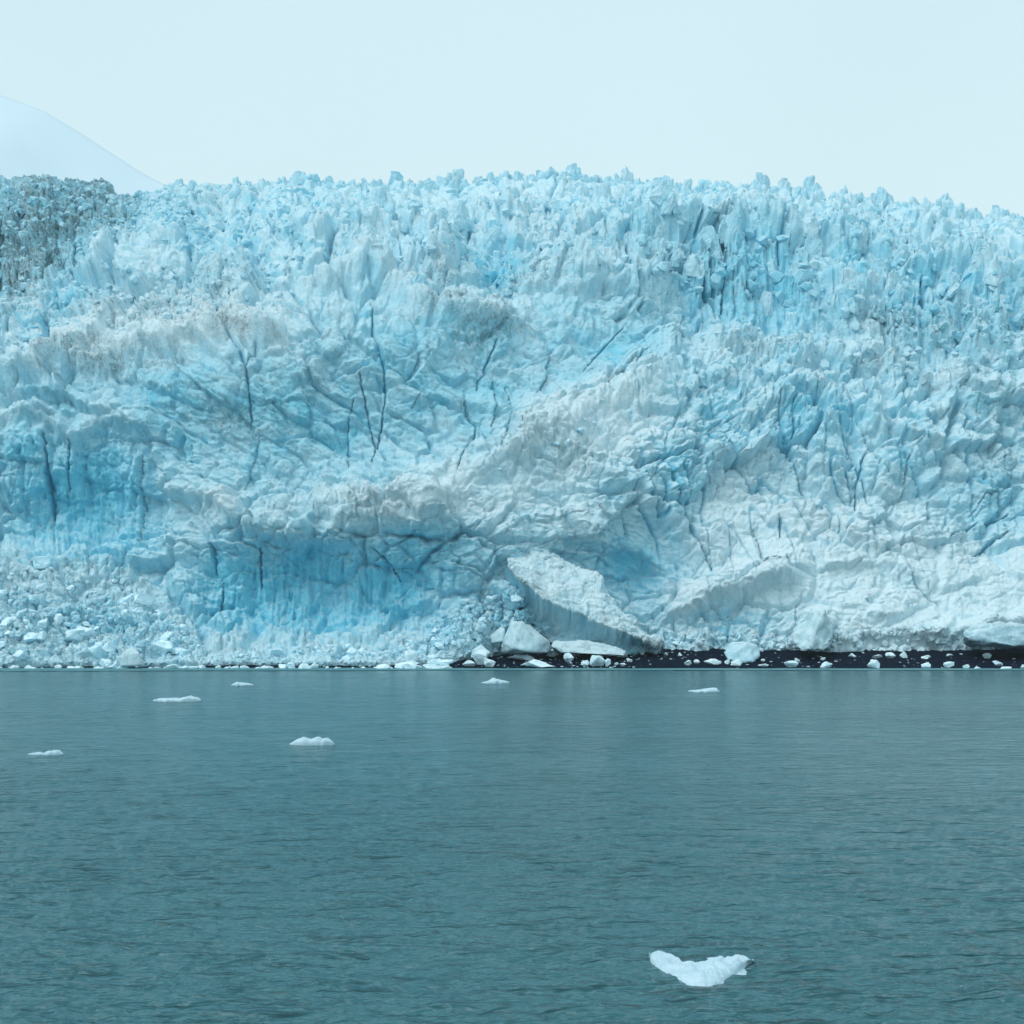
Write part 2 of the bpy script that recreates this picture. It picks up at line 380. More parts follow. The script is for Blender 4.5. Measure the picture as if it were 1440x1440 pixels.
blob([(1236, 655, 34, 60, 3.2), (1070, 640, 27, 33, 3.6), (1195, 575, 46, 36, 3.2), (1118, 560, 48, 34, 3.2), (1250, 535, 20, 18, 3), (725, 650, 20, 13, 2.5),
      (1195, 430, 30, 55, 4), (1350, 545, 40, 30, 3), (1410, 560, 35, 35, 3), (1160, 650, 30, 50, 2.4), (950, 720, 24, 40, 2.4), (1000, 760, 30, 40, 2),
      (1005, 490, 28, 20, 2.6), (1130, 470, 35, 30, 3), (1160, 500, 28, 18, 3), (40, 650, 34, 70, 3.0), (90, 650, 22, 60, 2.2), (-60, 660, 40, 80, 3),
      (110, 430, 34, 25, 3.5), (170, 450, 40, 20, 2), (830, 385, 55, 20, 3.5), (250, 320, 60, 40, 4), (330, 400, 50, 25, 3), (450, 350, 60, 22, 3), (600, 370, 50, 26, 3.5),
      (550, 330, 50, 20, 3), (700, 310, 55, 18, 3), (1000, 640, 20, 50, 2.6), (1035, 600, 22, 40, 2.6), (980, 590, 18, 30, 2.2), (1150, 885, 30, 34, 3.5),
      (1390, 890, 50, 20, 3), (1220, 855, 70, 28, 2.4), (285, 560, 50, 34, 1.4), (270, 800, 26, 70, 2), (325, 800, 20, 50, 1.4), (650, 900, 30, 20, 2), (260, 740, 30, 50, 2.2), (310, 730, 28, 40, 2),
      (690, 385, 44, 24, -5), (450, 825, 110, 60, -3.5), (560, 830, 60, 50, -3), (905, 800, 60, 60, -3.5), (1395, 735, 50, 45, -2.5), (150, 700, 40, 90, -2.5), (215, 700, 18, 100, -2),
      (1300, 445, 30, 30, -3), (960, 380, 20, 50, -2.5), (1060, 870, 60, 25, -2.5), (640, 520, 60, 30, -1.5), (500, 620, 90, 40, -1.2), (1200, 590, 10, 50, -1.5), (1430, 470, 60, 30, -2)])

# fracture relief
macro = disp.copy()
apr = np.clip(ell([(1260, 835, 230, 70, 1), (1080, 745, 130, 70, .75), (1410, 835, 140, 60, 1), (850, 600, 90, 40, .6), (720, 690, 110, 40, .6), (1330, 880, 160, 30, 1)]) * 1.3, 0, 1)
px = Yb / 350.0
big = (billow(wu / 95, wv / 70, 3, 21) - 0.33) * 7.0
med = (billow(wu / 38, wv / 30, 4, 31, 0.55) - 0.33) * 4.2
sml = (billow(wu / 15, wv / 12, 4, 41, 0.6) - 0.33) * 1.7
wx, wy = wu + 5 * fbm(U / 18, V / 18, 2, 50), wv + 5 * fbm(U / 18, V / 18, 2, 55)
bk1 = blocks(wx / 34, wy / 26, 61); bk2 = blocks(wx / 15, wy / 12, 71)
bk3 = blocks(U / 7.5, V / 6.0, 81)
disp += (big * 0.5 + med * 0.30) * (0.22 + 0.78 * rest) * (1 - serac * 0.5)
disp += (blocks(wx / 88, wy / 58, 44) * 5.0 + blocks((wx + wy * .5) / 52, (wy - wx * .3) / 40, 47) * 2.4) * (0.02 + 0.98 * rest) * (1 - 0.65 * flute)
cf = sst(4, 80, V - cs[None])
disp += sml * (0.16 + 0.34 * rest) * (1 - 0.5 * flute)
disp += (bk1 * 2.0 + bk2 * 0.85 + bk3 * 0.3) * (0.10 + 0.9 * rest) * (0.7 + 0.3 * rub) * (1 - 0.6 * flute)
disp *= 1 - 0.45 * sst(-10, 30, wv - curve([(-400, 790), (0, 790), (60, 775), (180, 785), (240, 850), (280, 885), (400, 895), (560, 880), (620, 870), (680, 890), (1440, 1200)], wu))
disp += rub * (bk3 * 0.45 + bk2 * 0.8 + blocks(wx / 24, wy / 19, 85) * 1.2)
# slanting bedding and foliation of the clean face
ang = math.radians(36)
sa = U * np.cos(ang) + V * np.sin(ang) + 14 * fbm(U / 60, V / 60, 2, 90); sb = -U * np.sin(ang) + V * np.cos(ang) + 14 * fbm(U / 70, V / 70, 3, 93)
disp += smooth * ((billow(sa / 120, sb / 40, 3, 91) - .3) * 3.6 + fbm(sa / 50, sb / 16, 3, 95, .5) * 0.5 + blocks(sa / 85, sb / 34, 48) * 2.4 + blocks(sa / 36, sb / 17, 100) * 0.6 + fbm(sa / 16, sb / 5, 3, 97, .6) * 0.45)
# flutes of the steep walls
disp += flute * ((billow(wu / 26, wv / 150, 3, 101) - .3) * 5.0 + (billow(wu / 8, wv / 60, 2, 105) - .3) * 1.2 + blocks(wu / 24, wv / 80, 107) * 1.3)
# crevasse lines of the right-hand slope
rz = ell([(1080, 680, 170, 120, 1), (930, 700, 70, 80, 1), (1330, 640, 130, 110, .7), (1250, 800, 160, 80, .5)])
cva = np.abs(perlin((wu * 0.93 - wv * 0.36) / 34, (wv * 0.93 + wu * .36) / 120, 111))
cve = rz * np.exp(-(cva / 0.045) ** 2)
disp -= cve * 2.6
disp = macro + (disp - macro) * (1 - 0.68 * apr)
# the serac field: ridged pinnacles pushed upwards
syv = sst(430, 290, V)
up = serac * 0.8 * (0.45 + 0.55 * sst(780, 980, wu)) * ((blocks(wu / 46, wv / 22, 127) + .35) * 5.5 + pyramids(wu / 34, wv / 19, 121) * 4.2 + (blocks(wx / 19, wy / 11, 131) + .35) * 2.2 + pyramids(U / 9, V / 6, 141) * 0.5) * (0.8 + 0.25 * syv)
up += dcl * (billow(wu / 30, wv / 40, 3, 151) * 2.6 + (blocks(wx / 22, wy / 26, 153) + .35) * 3.0 + (blocks(wx / 9, wy / 10, 154) + .35) * 1.2)

# cracks, in the order of the photograph: (points, half width, metres deep)
CR = [([(318, 478), (338, 500), (345, 515), (348, 540), (352, 575), (354, 600)], 2.0, 3.5), ([(362, 490), (346, 516)], 1.4, 2.5),
      ([(521, 430), (524, 460), (530, 480), (540, 520), (543, 560), (536, 600), (530, 630), (523, 655)], 2.3, 4), ([(505, 527), (512, 555), (517, 585), (526, 620), (527, 640), (518, 662)], 1.9, 3.5),
      ([(497, 560), (488, 600), (488, 640), (491, 660)], 1.5, 3), ([(697, 482), (690, 500), (687, 520), (677, 530), (670, 548)], 2.2, 3.5), ([(649, 570), (660, 590), (668, 603), (665, 625), (651, 645), (643, 675)], 1.9, 3.5),
      ([(694, 530), (692, 560), (693, 595), (688, 610)], 1.6, 3), ([(708, 545), (714, 570), (717, 590), (708, 625), (700, 645)], 1.2, 2), ([(879, 457), (858, 480), (835, 505), (815, 532)], 2.0, 3.5),
      ([(910, 495), (893, 520), (890, 545)], 1.6, 3), ([(912, 515), (870, 545), (845, 560)], 1.4, 2.5), ([(575, 495), (589, 502), (583, 520), (571, 536)], 1.5, 2.5), ([(590, 556), (577, 577)], 1.2, 2),
      ([(273, 627), (274, 655)], 1.6, 3), ([(366, 610), (355, 660), (344, 690)], 1.1, 2), ([(1215, 640), (1205, 680), (1202, 720)], 2.2, 4), ([(1275, 640), (1268, 700)], 1.3, 2.5),
      ([(978, 350), (977, 380), (990, 420), (1003, 440)], 4.0, 6), ([(1000, 352), (996, 390), (1001, 425)], 2.5, 5), ([(1022, 362), (1017, 400), (1013, 450)], 2.0, 5), ([(1097, 350), (1097, 400)], 2.6, 5),
      ([(1125, 365), (1122, 410)], 1.8, 3), ([(1296, 418), (1297, 452)], 3.2, 5), ([(1240, 535), (1300, 550), (1350, 565), (1380, 580), (1440, 572)], 1.5, 2.5), ([(1383, 737), (1418, 722)], 3.4, 4.5),
      ([(1335, 755), (1362, 745), (1375, 735)], 3.0, 4), ([(1368, 782), (1395, 760), (1418, 747)], 2.2, 4), ([(1366, 725), (1385, 695), (1402, 692), (1410, 718)], 1.5, 3), ([(66, 618), (68, 660), (72, 700), (78, 740)], 3.0, 5),
      ([(100, 620), (98, 700)], 1.8, 3), ([(300, 755), (302, 805)], 2.6, 4), ([(314, 820), (312, 858)], 2.2, 4), ([(364, 768), (368, 825)], 2.2, 4), ([(525, 770), (545, 790), (562, 815)], 1.6, 3),
      ([(1094, 727), (1098, 755)], 2.0, 3.5), ([(1104, 788), (1110, 802)], 2.4, 4), ([(1060, 740), (1075, 800)], 1.2, 2.5), ([(1212, 850), (1240, 862), (1264, 872)], 1.3, 2.5), ([(770, 780), (800, 800), (850, 830), (870, 850)], 3.0, 4),
      ([(1270, 790), (1290, 830), (1320, 850)], 2.4, 3), ([(845, 415), (858, 418), (880, 417)], 1.8, 3), ([(880, 445), (862, 446)], 1.6, 3), ([(880, 350), (890, 410), (900, 445)], 2.6, 4.5), ([(1090, 790), (1060, 812)], 1.6, 3),
      ([(960, 600), (985, 640), (1000, 680)], 1.6, 3), ([(925, 640), (945, 700), (968, 740), (1000, 800)], 2.0, 3.5), ([(1040, 520), (1075, 530), (1100, 548)], 1.6, 2.5), ([(750, 565), (765, 540), (770, 500)], 1.3, 2.5),
      ([(430, 560), (470, 600), (478, 625)], 1.0, 1.5), ([(200, 640), (195, 760)], 1.6, 3), ([(560, 350), (565, 385)], 1.8, 3), ([(770, 300), (765, 330)], 1.8, 3), ([(845, 275), (838, 312)], 2.0, 3.5), ([(905, 270), (900, 312)], 2, 3.5)]
crk = np.zeros_like(U)
jx = 3.4 * fbm(U / 11, V / 11, 3, 160, .6); jy = 3.4 * fbm(U / 11, V / 11, 3, 165, .6)
for pts, w, dp in CR:
    p = np.array(pts, float)
    i0 = np.searchsorted(uu, p[:, 0].min() - 25); i1 = np.searchsorted(uu, p[:, 0].max() + 25)
    su, sv_ = (U + jx)[:, i0:i1], (V + jy)[:, i0:i1]
    best = np.full(su.shape, 1e9); tt = np.zeros(su.shape); L = np.r_[0, np.cumsum(np.hypot(*np.diff(p, axis=0).T))]
    for a in range(len(p) - 1):
        d = p[a + 1] - p[a]; q_ = np.clip(((su - p[a, 0]) * d[0] + (sv_ - p[a, 1]) * d[1]) / (d @ d), 0, 1)
        r = np.hypot(su - p[a, 0] - q_ * d[0], sv_ - p[a, 1] - q_ * d[1])
        m = r < best; best = np.where(m, r, best); tt = np.where(m, (L[a] + q_ * np.hypot(*d)) / L[-1], tt)
    wl = w * 0.55 * (0.42 + 0.9 * np.sin(np.pi * np.clip(tt, 0.02, 0.98)) ** 0.7 * (0.55 + 0.75 * (fbm(tt * L[-1] / 22, tt * 0 + w, 2, 167) + .5)))
    s = np.exp(-(best / wl) ** 3)
    sg = np.tanh((su - np.interp(sv_, *(p[np.argsort(p[:, 1])][:, ::-1].T))) / 3.0) * np.exp(-best / 13) * (np.sin(np.pi * np.clip(tt, 0.01, 0.99)))
    disp[:, i0:i1] += 0.8 * sg * (1 if int(p[0, 0]) % 2 else -1)
    disp[:, i0:i1] -= dp * 0.45 * s; crk[:, i0:i1] = np.maximum(crk[:, i0:i1], s * min(1, dp / 4))

# world positions
def surf(Uq, Vq, Yq):
    return np.stack([(Uq - CU) / F * Yq, Yq, CAM_H - (Vq - HV) / F * Yq], -1)
B = surf(U, V, Yb)
tb = t[:, None]
back = np.clip(tb - 1, 0, None) * (NR - 40)                      # rows behind the crest
B[..., 1] += np.where(tb > 1, back * 7.0, 0); B[..., 2] -= np.where(tb > 1, 3 + back * 0.6, 0)
dn = np.clip(-tb, 0, None) * (NR - 40); B[..., 2] -= dn * 0.9; B[..., 1] += dn * 0.25
gu = np.gradient(B, axis=1); gv = np.gradient(B, axis=0)
Nn = np.cross(gu, gv); Nn /= np.linalg.norm(Nn, axis=-1, keepdims=True) + 1e-9
Nn *= np.sign(-Nn[..., 1:2] + 1e-9)                              # towards the water
for _ in range(6):
    Nn[1:-1, 1:-1] = (Nn[1:-1, 1:-1] * 2 + Nn[:-2, 1:-1] + Nn[2:, 1:-1] + Nn[1:-1, :-2] + Nn[1:-1, 2:]) / 6
Nn /= np.linalg.norm(Nn, axis=-1, keepdims=True)
Nn[..., 2] = np.clip(Nn[..., 2], -0.1, 0.42) + 0.45 * sst(0.60, 0.88, Nn[..., 2]); Nn /= np.linalg.norm(Nn, axis=-1, keepdims=True)
taper = np.minimum(sst(-0.01, 0.02, tb) * 0.9 + 0.1, 1)
disp *= 0.45 + 0.55 * cf
G = B + Nn * (disp * px * taper)[..., None]
G[..., 2] += up * px * np.minimum(taper, 1) * (0.5 + 0.5 * cf)
print('glacier disp', disp.min(), disp.max())

# colour properties of the ice, with shade of the large forms painted in

blue = 0.36 + ell([(480, 835, 150, 60, .75), (330, 840, 70, 60, .5), (120, 700, 110, 85, .55), (50, 660, 70, 70, .35), (690, 375, 40, 20, .9), (340, 340, 70, 45, .25), (105, 430, 30, 22, .7), (60, 470, 60, 20, .4),
                   (900, 800, 50, 50, .55), (1000, 410, 50, 60, .45), (1080, 420, 90, 70, .4), (1295, 440, 60, 40, .45), (1400, 440, 60, 40, .4), (515, 440, 26, 50, .25), (600, 545, 160, 90, .30),
                   (470, 600, 120, 80, .25), (300, 600, 120, 70, .2), (960, 670, 40, 70, .4), (1000, 610, 40, 50, .4), (1050, 872, 50, 22, .6), (1410, 730, 60, 50, .35), (100, 880, 130, 30, .3), (760, 880, 90, 30, .4),
                   (1130, 590, 60, 50, .3), (860, 500, 80, 60, .3), (420, 310, 90, 40, .25), (900, 330, 60, 40, .35), (590, 800, 60, 60, .4), (1190, 400, 50, 50, .35), (1240, 380, 80, 40, .3)])
blue -= ell([(560, 715, 120, 16, .35), (800, 620, 120, 40, .28), (270, 720, 60, 30, .25), (230, 480, 130, 25, .3), (1250, 770, 200, 90, .25), (1000, 840, 80, 20, .3), (1100, 740, 120, 60, .2), (1300, 880, 140, 30, .35)])
blue = blue + dcl * 0.12 + 0.05 - lip * 0.25 + 0.25 * fbm(wu / 60, wv / 45, 3, 171) + cve * 0.4 - rub * 0.12 + smooth * (fbm(sa / 80, sb / 22, 3, 181) * 0.35)
dirt_shade = ell([(90, 300, 120, 60, .45), (30, 360, 70, 70, .65), (30, 420, 50, 60, .55), (240, 450, 150, 30, .4), (120, 520, 150, 14, .5), (300, 478, 60, 12, .7), (640, 440, 60, 14, .6), (680, 470, 50, 22, .6), (610, 405, 40, 14, .6), (700, 520, 30, 30, .3),
            (330, 590, 60, 20, .5), (440, 745, 50, 14, .25), (560, 735, 60, 10, .15), (1280, 475, 120, 24, .6), (1410, 645, 30, 50, .55), (1300, 535, 130, 15, .45), (880, 905, 60, 16, .9), (1410, 908, 70, 12, .7), (320, 280, 40, 15, .4),
            (830, 360, 60, 22, .4), (300, 400, 60, 40, .35), (1080, 500, 60, 12, .4), (800, 640, 80, 20, .25), (1000, 400, 25, 60, .35), (740, 395, 60, 14, .6), (120, 900, 200, 8, .5), (900, 430, 70, 40, .2), (1380, 590, 60, 12, .4)])
dirt_shade = np.clip(dirt_shade + dcl * 0.5 + 0.11 + smooth * 0.10 + lip * 0.10 - apr * 0.10, 0, 1)
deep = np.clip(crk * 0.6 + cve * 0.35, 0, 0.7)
me = mesh_np('glacier', G.reshape(-1, 3), grid_faces(NR, NC)[:, ::-1] if False else grid_faces(NR, NC))
blue = blue - 0.34 * apr + 0.02 * smooth - 0.02 * rub + ell([(110, 700, 150, 110, .12), (330, 830, 120, 70, .22), (480, 830, 170, 60, .08), (1250, 620, 200, 80, .10)])
blue += 0.14 * dcl; terr = ell([(60, 505, 120, 22, .8), (200, 478, 130, 24, 1), (330, 455, 90, 22, .9), (560, 730, 120, 14, .5)]); shade_ = ell([(60, 565, 120, 25, .7), (220, 548, 150, 32, 1), (380, 530, 90, 36, .9)])  # terrace painted brighter, the face below its edge painted as shade
blue += 0.14 * shade_ - 0.22 * terr; dirt_shade = np.clip(dirt_shade + 0.22 * shade_, 0, 1)
frost = np.clip(0.85 - 0.70 * smooth - 0.6 * shade_ + 0.7 * terr - 0.8 * dcl - 0.5 * ell([(450, 830, 190, 60, 1), (110, 690, 130, 90, 1), (1090, 420, 120, 60, .7)]) + apr, 0, 1.3)  # frost thinned on the smooth compact ice, also painting in its shade
add_attr(me, 'frost', frost); add_attr(me, 'blue', np.clip(blue, 0, 1)); add_attr(me, 'dirt_shade', dirt_shade); add_attr(me, 'deep', deep)
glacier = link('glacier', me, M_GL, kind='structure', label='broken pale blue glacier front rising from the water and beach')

def at_surface(u, v):
    i = int(np.clip(np.searchsorted(uu, u), 1, NC - 2)); f = (ft[i] - v) / (ft[i] - cs[i])
    j = int(np.clip(round(f * (NR - 40) + 6), 0, NR - 35))
    return Vector(G[j, i]), float(Yb[j, i])

# ================================================================== loose shapes
def rough(bm, amp, freq, seed, vert=1.0):
    bm.normal_update(); off = Vector((seed * 3.7, seed * 1.3, seed * 7.1))
    mv = []
    for v in bm.verts:
        p = Vector((v.co.x * freq, v.co.y * freq, v.co.z * freq * vert)) + off
        mv.append(v.normal * (amp * (mnoise.fractal(p, 0.7, 2.1, 4) + 0.35 * (abs(mnoise.noise(p * 0.6)) * 2 - 0.5))))
    for v, d in zip(bm.verts, mv): v.co += d
def hull(points, cuts, amp, freq, seed, vert=1.0):
    bm = bmesh.new()
    for p in points: bm.verts.new(p)
    r = bmesh.ops.convex_hull(bm, input=bm.verts)
    bmesh.ops.delete(bm, geom=list({g for g in r['geom_interior'] + r['geom_unused'] if isinstance(g, bmesh.types.BMVert)}), context='VERTS')
    if cuts: bmesh.ops.subdivide_edges(bm, edges=bm.edges[:], cuts=cuts, use_grid_fill=True)
    bmesh.ops.triangulate(bm, faces=bm.faces[:])
    bm.verts.index_update()
    if amp: rough(bm, amp, freq, seed, vert)
    return bm
def bm_arrays(bm):
    bm.verts.index_update()
    return np.array([v.co[:] for v in bm.verts]), np.array([[v.index for v in f.verts] for f in bm.faces])
def join(lst):
    Vs, Fs, n = [], [], 0
    for v, f in lst: Vs.append(v); Fs.append(f + n); n += len(v)
    return np.concatenate(Vs), np.concatenate(Fs)
def lump_shape(seed, n=16, cuts=3, flat=0.8, amp=0.07):            # angular ice block, about 1 m across, resting on z = 0
    r = random.Random(seed); pts = []
    for _ in range(n):
        d = Vector((r.gauss(0, 1), r.gauss(0, 1), r.gauss(0, 1))).normalized() * r.uniform(0.82, 1.08)
        pts.append(Vector((d.x * 0.5, d.y * 0.5, (d.z * 0.5) * flat)))
    bm = hull(pts, cuts, amp, 2.4, seed); v, f = bm_arrays(bm); bm.free()
    v[:, 2] -= v[:, 2].min() + 0.12 * flat
    return v, f
def serac_shape(seed, cuts=3):                                     # leaning blade of ice 1 m tall with fluted sides
    r = random.Random(seed); out_ = []
    for k in range(r.choice([2, 3, 3, 4])):
        h = 1.0 if k == 0 else r.uniform(0.5, 0.85); w = r.uniform(0.30, 0.62) * (0.6 + 0.4 * h); dd = r.uniform(0.2, 0.34)
        ox = 0 if k == 0 else r.uniform(-0.38, 0.38); oy = 0 if k == 0 else r.uniform(-0.2, 0.05); tx = r.uniform(-0.25, 0.25)
        pts = []
        tp = r.choice([0.12, 0.2, 0.35, 0.5, 0.6])
        for tz, s in ((-0.35, 1.15), (0.15, 1.0), (0.5, 0.85), (0.8, 0.5 + tp * 0.4), (1.0 - 0.25 * tp, tp)):
            for _ in range(5):
                a = r.uniform(0, 2 * math.pi); q_ = s * r.uniform(0.75, 1.05)
                pts.append(Vector((ox + tx * tz + math.cos(a) * w * q_, oy + math.sin(a) * dd * q_, tz * h * r.uniform(0.93, 1.03))))
        bm = hull(pts, cuts, 0.085, 3.4, seed * 5 + k, 0.5); out_.append(bm_arrays(bm)); bm.free()
    return join(out_)
def tri_mesh(name, v, f, mat, smooth=False):
    me = mesh_np(name, v, f, smooth); me.materials.append(mat); return me

SER = [serac_shape(100 + k) for k in range(22)]
SERL = [serac_shape(100 + k, 1) for k in range(22)]
SERM = [tri_mesh('serac', v, f, M_SE) for v, f in SER]
cand = []
rr = random.Random(5)
tries = 0
while len(cand) < 820 and tries < 60000:
    tries += 1
    u = rr.uniform(215, 1560); v = rr.uniform(250, 500)
    lim = float(np.interp(u, [215, 300, 400, 560, 700, 850, 960, 1100, 1230, 1440, 1560], [300, 340, 375, 388, 395, 375, 395, 400, 455, 460, 460]))
    c0 = float(np.interp(u, [p[0] for p in CREST], [p[1] for p in CREST]))
    if v > lim or v < c0 + 2: continue
    s = 17 + 22 * (v - c0) / max(lim - c0, 1) * rr.uniform(0.5, 1.3) + rr.uniform(-4, 8)
    if rr.random() < 0.25: s *= 0.6
    if any(abs(u - a) < 0.45 * (s + z) * 0.75 and abs(v - b) < 0.30 * (s + z) for a, b, z in cand): continue
    s *= (0.62 + 0.38 * float(np.interp(u, [750, 1000], [0, 1]))) * (0.6 + 0.4 * min(1, (v - c0) / 50))
    cand.append((u, v, s))
# a row of pinnacles standing on the skyline
u = 226
while u < 1600:
    c0 = float(np.interp(u, [p[0] for p in CREST], [p[1] for p in CREST]))
    cand.append((u, c0 + rr.uniform(4, 10), rr.uniform(9, 16) * (1.0 if u < 600 else 1.25) * (1.0 if rr.random() < .8 else 1.4))); u += rr.uniform(7, 20)
# named big ones
cand += [(1195, 425, 50), (1232, 430, 40), (1285, 375, 40), (1330, 395, 34), (1392, 425, 46), (1345, 425, 34), (890, 330, 46), (935, 345, 44), (990, 365, 44), (1040, 350, 40), (1130, 330, 44),
         (335, 285, 26), (250, 300, 26), (475, 300, 24), (530, 335, 40), (640, 335, 44), (780, 300, 38), (815, 295, 34), (845, 300, 40), (880, 290, 30), (690, 350, 36), (640, 266, 18), (1145, 285, 34), (1075, 430, 30), (580, 425, 34), (500, 425, 30),
         (105, 425, 34), (150, 420, 24), (300, 400, 26), (1110, 470, 34), (1350, 250 + 90, 30)]
cand += [(330, 266, 20), (395, 262, 16), (420, 260, 18), (465, 262, 14), (556, 266, 18), (640, 264, 24), (690, 262, 17), (760, 262, 14), (800, 264, 19), (880, 263, 25), (935, 268, 17), (1025, 277, 18), (1070, 280, 24), (1100, 281, 24), (1140, 282, 30), (1185, 291, 20), (1235, 298, 22), (1330, 308, 16), (1400, 316, 16)]
cand.sort(key=lambda c: -c[2])
def place_mat(loc, s, sx, sy_, yaw, tx=0, ty=0):
    return Matrix.Translation(loc) @ Euler((tx, ty, yaw)).to_matrix().to_4x4() @ Matrix.Diagonal((s * sx, s * sy_, s, 1))
stuff_v = []
for k, (u, v, s) in enumerate(cand):
    loc, Y = at_surface(u, v); h = s * Y / F
    sk = v < float(np.interp(u, [p[0] for p in CREST], [p[1] for p in CREST])) + 11
    loc = loc + Vector((0, 0.5, (-0.12 * h - 0.3) if sk else (-0.33 * h - 0.8)))
    M = place_mat(loc, h * 1.02, rr.uniform(.65, 1.0) * (1.3 if u < 850 else 1), rr.uniform(.7, 1.1), rr.uniform(-.7, .7) + (math.pi if rr.random() < .5 else 0), rr.uniform(-.12, .12), rr.uniform(-.16, .16))
    i = rr.randrange(len(SER))
    if k < 295:
        o = bpy.data.objects.new('serac', SERM[i]); COL.objects.link(o); o.parent = glacier; o.matrix_world = M
    else:
        vv, ff = SERL[i]; A = np.array(M); stuff_v.append((vv @ A[:3, :3].T + A[:3, 3], ff))
if stuff_v:
    v, f = join(stuff_v); link('small_serac', mesh_np('small_serac', v, f), M_SE, parent=glacier, kind='stuff')
print('seracs', len(cand), 'stuff tris', sum(len(f) for _, f in stuff_v))

# ================================================================== beach, water, mountain
def beach_z(Y): return (Y - 306.0) * 0.135
def beach_y(v): return (2000 * CAM_H + 270 * 306.0) / (v - HV + 270)
def beach_point(u, v): Y = beach_y(v); return Vector(((u - CU) / F * Y, Y, beach_z(Y)))
nx, ny = 500, 46
bx = np.linspace(-130, 190, nx); by = np.linspace(298, 362, ny)
X_, Y_ = np.meshgrid(bx, by)
edge = 2.2 * fbm(X_ / 22, X_ * 0 + 2, 4, 201, .6) + np.interp(X_, [-130, -20, 0, 60, 100, 120, 190], [3.5, 3.0, 0.5, 0, -0.6, -1.5, -2])
Z_ = beach_z(Y_ - edge) + 0.35 * fbm(X_ / 14, Y_ / 7, 3, 205) + 0.22 * fbm(X_ / 3.0, Y_ / 3.0, 4, 203, .6) + 0.10 * blocks(X_ / 1.2, Y_ / 1.2, 207)
Z_ = np.where(Y_ > 340, np.minimum(Z_, 4.5), Z_)
me = mesh_np('gravel_beach', np.stack([X_, Y_, Z_], -1).reshape(-1, 3), grid_faces(ny, nx))
link('gravel_beach', me, M_GV, kind='structure', label='strip of dark wet gravel below the right half of the glacier')

# water: finer towards the camera
NWR, NWC = 490, 580
iy = np.linspace(1 / 18.0, 1 / 365.0, NWR - 40); Yw = 1 / iy
Yw = np.r_[np.linspace(-260, 16, 40), Yw]
wsp = np.tan(np.linspace(-0.52, 0.52, NWC))
Xw = wsp[None] * np.maximum(np.abs(Yw), 30)[:, None] * 1.0
Xw[:, 0] = -900; Xw[:, -1] = 900
Yg = np.repeat(Yw[:, None], NWC, 1)
rx, ry = Xw, Yg
fade = sst(150, 35, np.abs(Yg)) * (Yg > 10)
wz = 0.07 * fbm(rx / 3.0 + 0.2 * ry, ry / 1.3, 2, 301) + fade * (0.17 * (0.4 - billow(rx / 1.25 + 0.25 * ry, ry / 0.72, 2, 311)) + 0.045 * fbm(rx / 0.5 - ry * .3, ry / 0.36, 2, 321))
wz += 0.07 * fbm(rx / 14, ry / 6, 2, 331)
me = mesh_np('water', np.stack([Xw, Yg, wz], -1).reshape(-1, 3), grid_faces(NWR, NWC))
link('water', me, M_WA, kind='structure', label='rippled silty teal sea in front of the glacier')
# calm slushy margin
xs = np.linspace(-200, 200, 300); yn = 294.5 + 2.2 * fbm(xs / 25, xs * 0, 3, 341) - np.interp(xs, [-110, 0, 110], [6.0, 0, 0])
yy = np.linspace(0, 1, 6)[:, None] * (330 - yn)[None] + yn[None]
me = mesh_np('calm_water', np.stack([np.repeat(xs[None], 6, 0), yy, np.full_like(yy, 0.085)], -1).reshape(-1, 3), grid_faces(6, 300))
link('calm_water', me, M_CA, kind='structure', label='smooth pale band of slushy water along the shore')

# mountain far behind on the left
mx, my = np.meshgrid(np.linspace(-3000, -120, 120), np.linspace(2500, 3800, 50))
ridge = np.interp((mx / 3000.0) * F + CU, [-1300, -400, 0, 60, 110, 150, 200, 240], [60, 60, 128, 150, 180, 207, 240, 262])
hz = CAM_H + (HV - ridge) / F * 3000 
mz = hz - np.abs(my - 3000) * 0.8 + 60 * fbm(mx / 320, my / 320, 5, 401) * (0.12 + sst(0, 240, np.abs(my - 3000))) - 1.0
me = mesh_np('mountain', np.stack([mx, my, np.maximum(mz, -8)], -1).reshape(-1, 3), grid_faces(50, 120))
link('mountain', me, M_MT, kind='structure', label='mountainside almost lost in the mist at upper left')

# ================================================================== ice lying about
LUMPS = [lump_shape(500 + k, n=random.Random(k).choice([12, 14, 18]), flat=random.Random(k + 50).uniform(.6, 1.0)) for k in range(14)]
LUMPM = [tri_mesh('ice_chunk', v, f, M_LO) for v, f in LUMPS]
LUMPW = [tri_mesh('ice_block', v, f, M_WH) for v, f in LUMPS]

def piece(name, mesh, loc, sx, sy_, sz, yaw=0.0, tx=0.0, ty=0.0, **kw):
    o = bpy.data.objects.new(name, mesh); COL.objects.link(o)
    o.location = loc; o.rotation_euler = (tx, ty, yaw); o.scale = (sx, sy_, sz)
    for k, v in kw.items(): o[k] = v
    return o

# --- big fallen pieces, each with its own shape -------------------
def custom(name, pts, cuts, amp, freq, seed, mat, label, cat, group=None, vert=1.0):
    c = sum(pts, Vector()) / len(pts); c.z = min(p.z for p in pts)
    bm = hull([p - c for p in pts], cuts, amp, freq, seed, vert); v, f = bm_arrays(bm); bm.free()
    o = link(name, mesh_np(name, v, f), mat, label=label, cat=cat, group=group); o.location = c
    return o
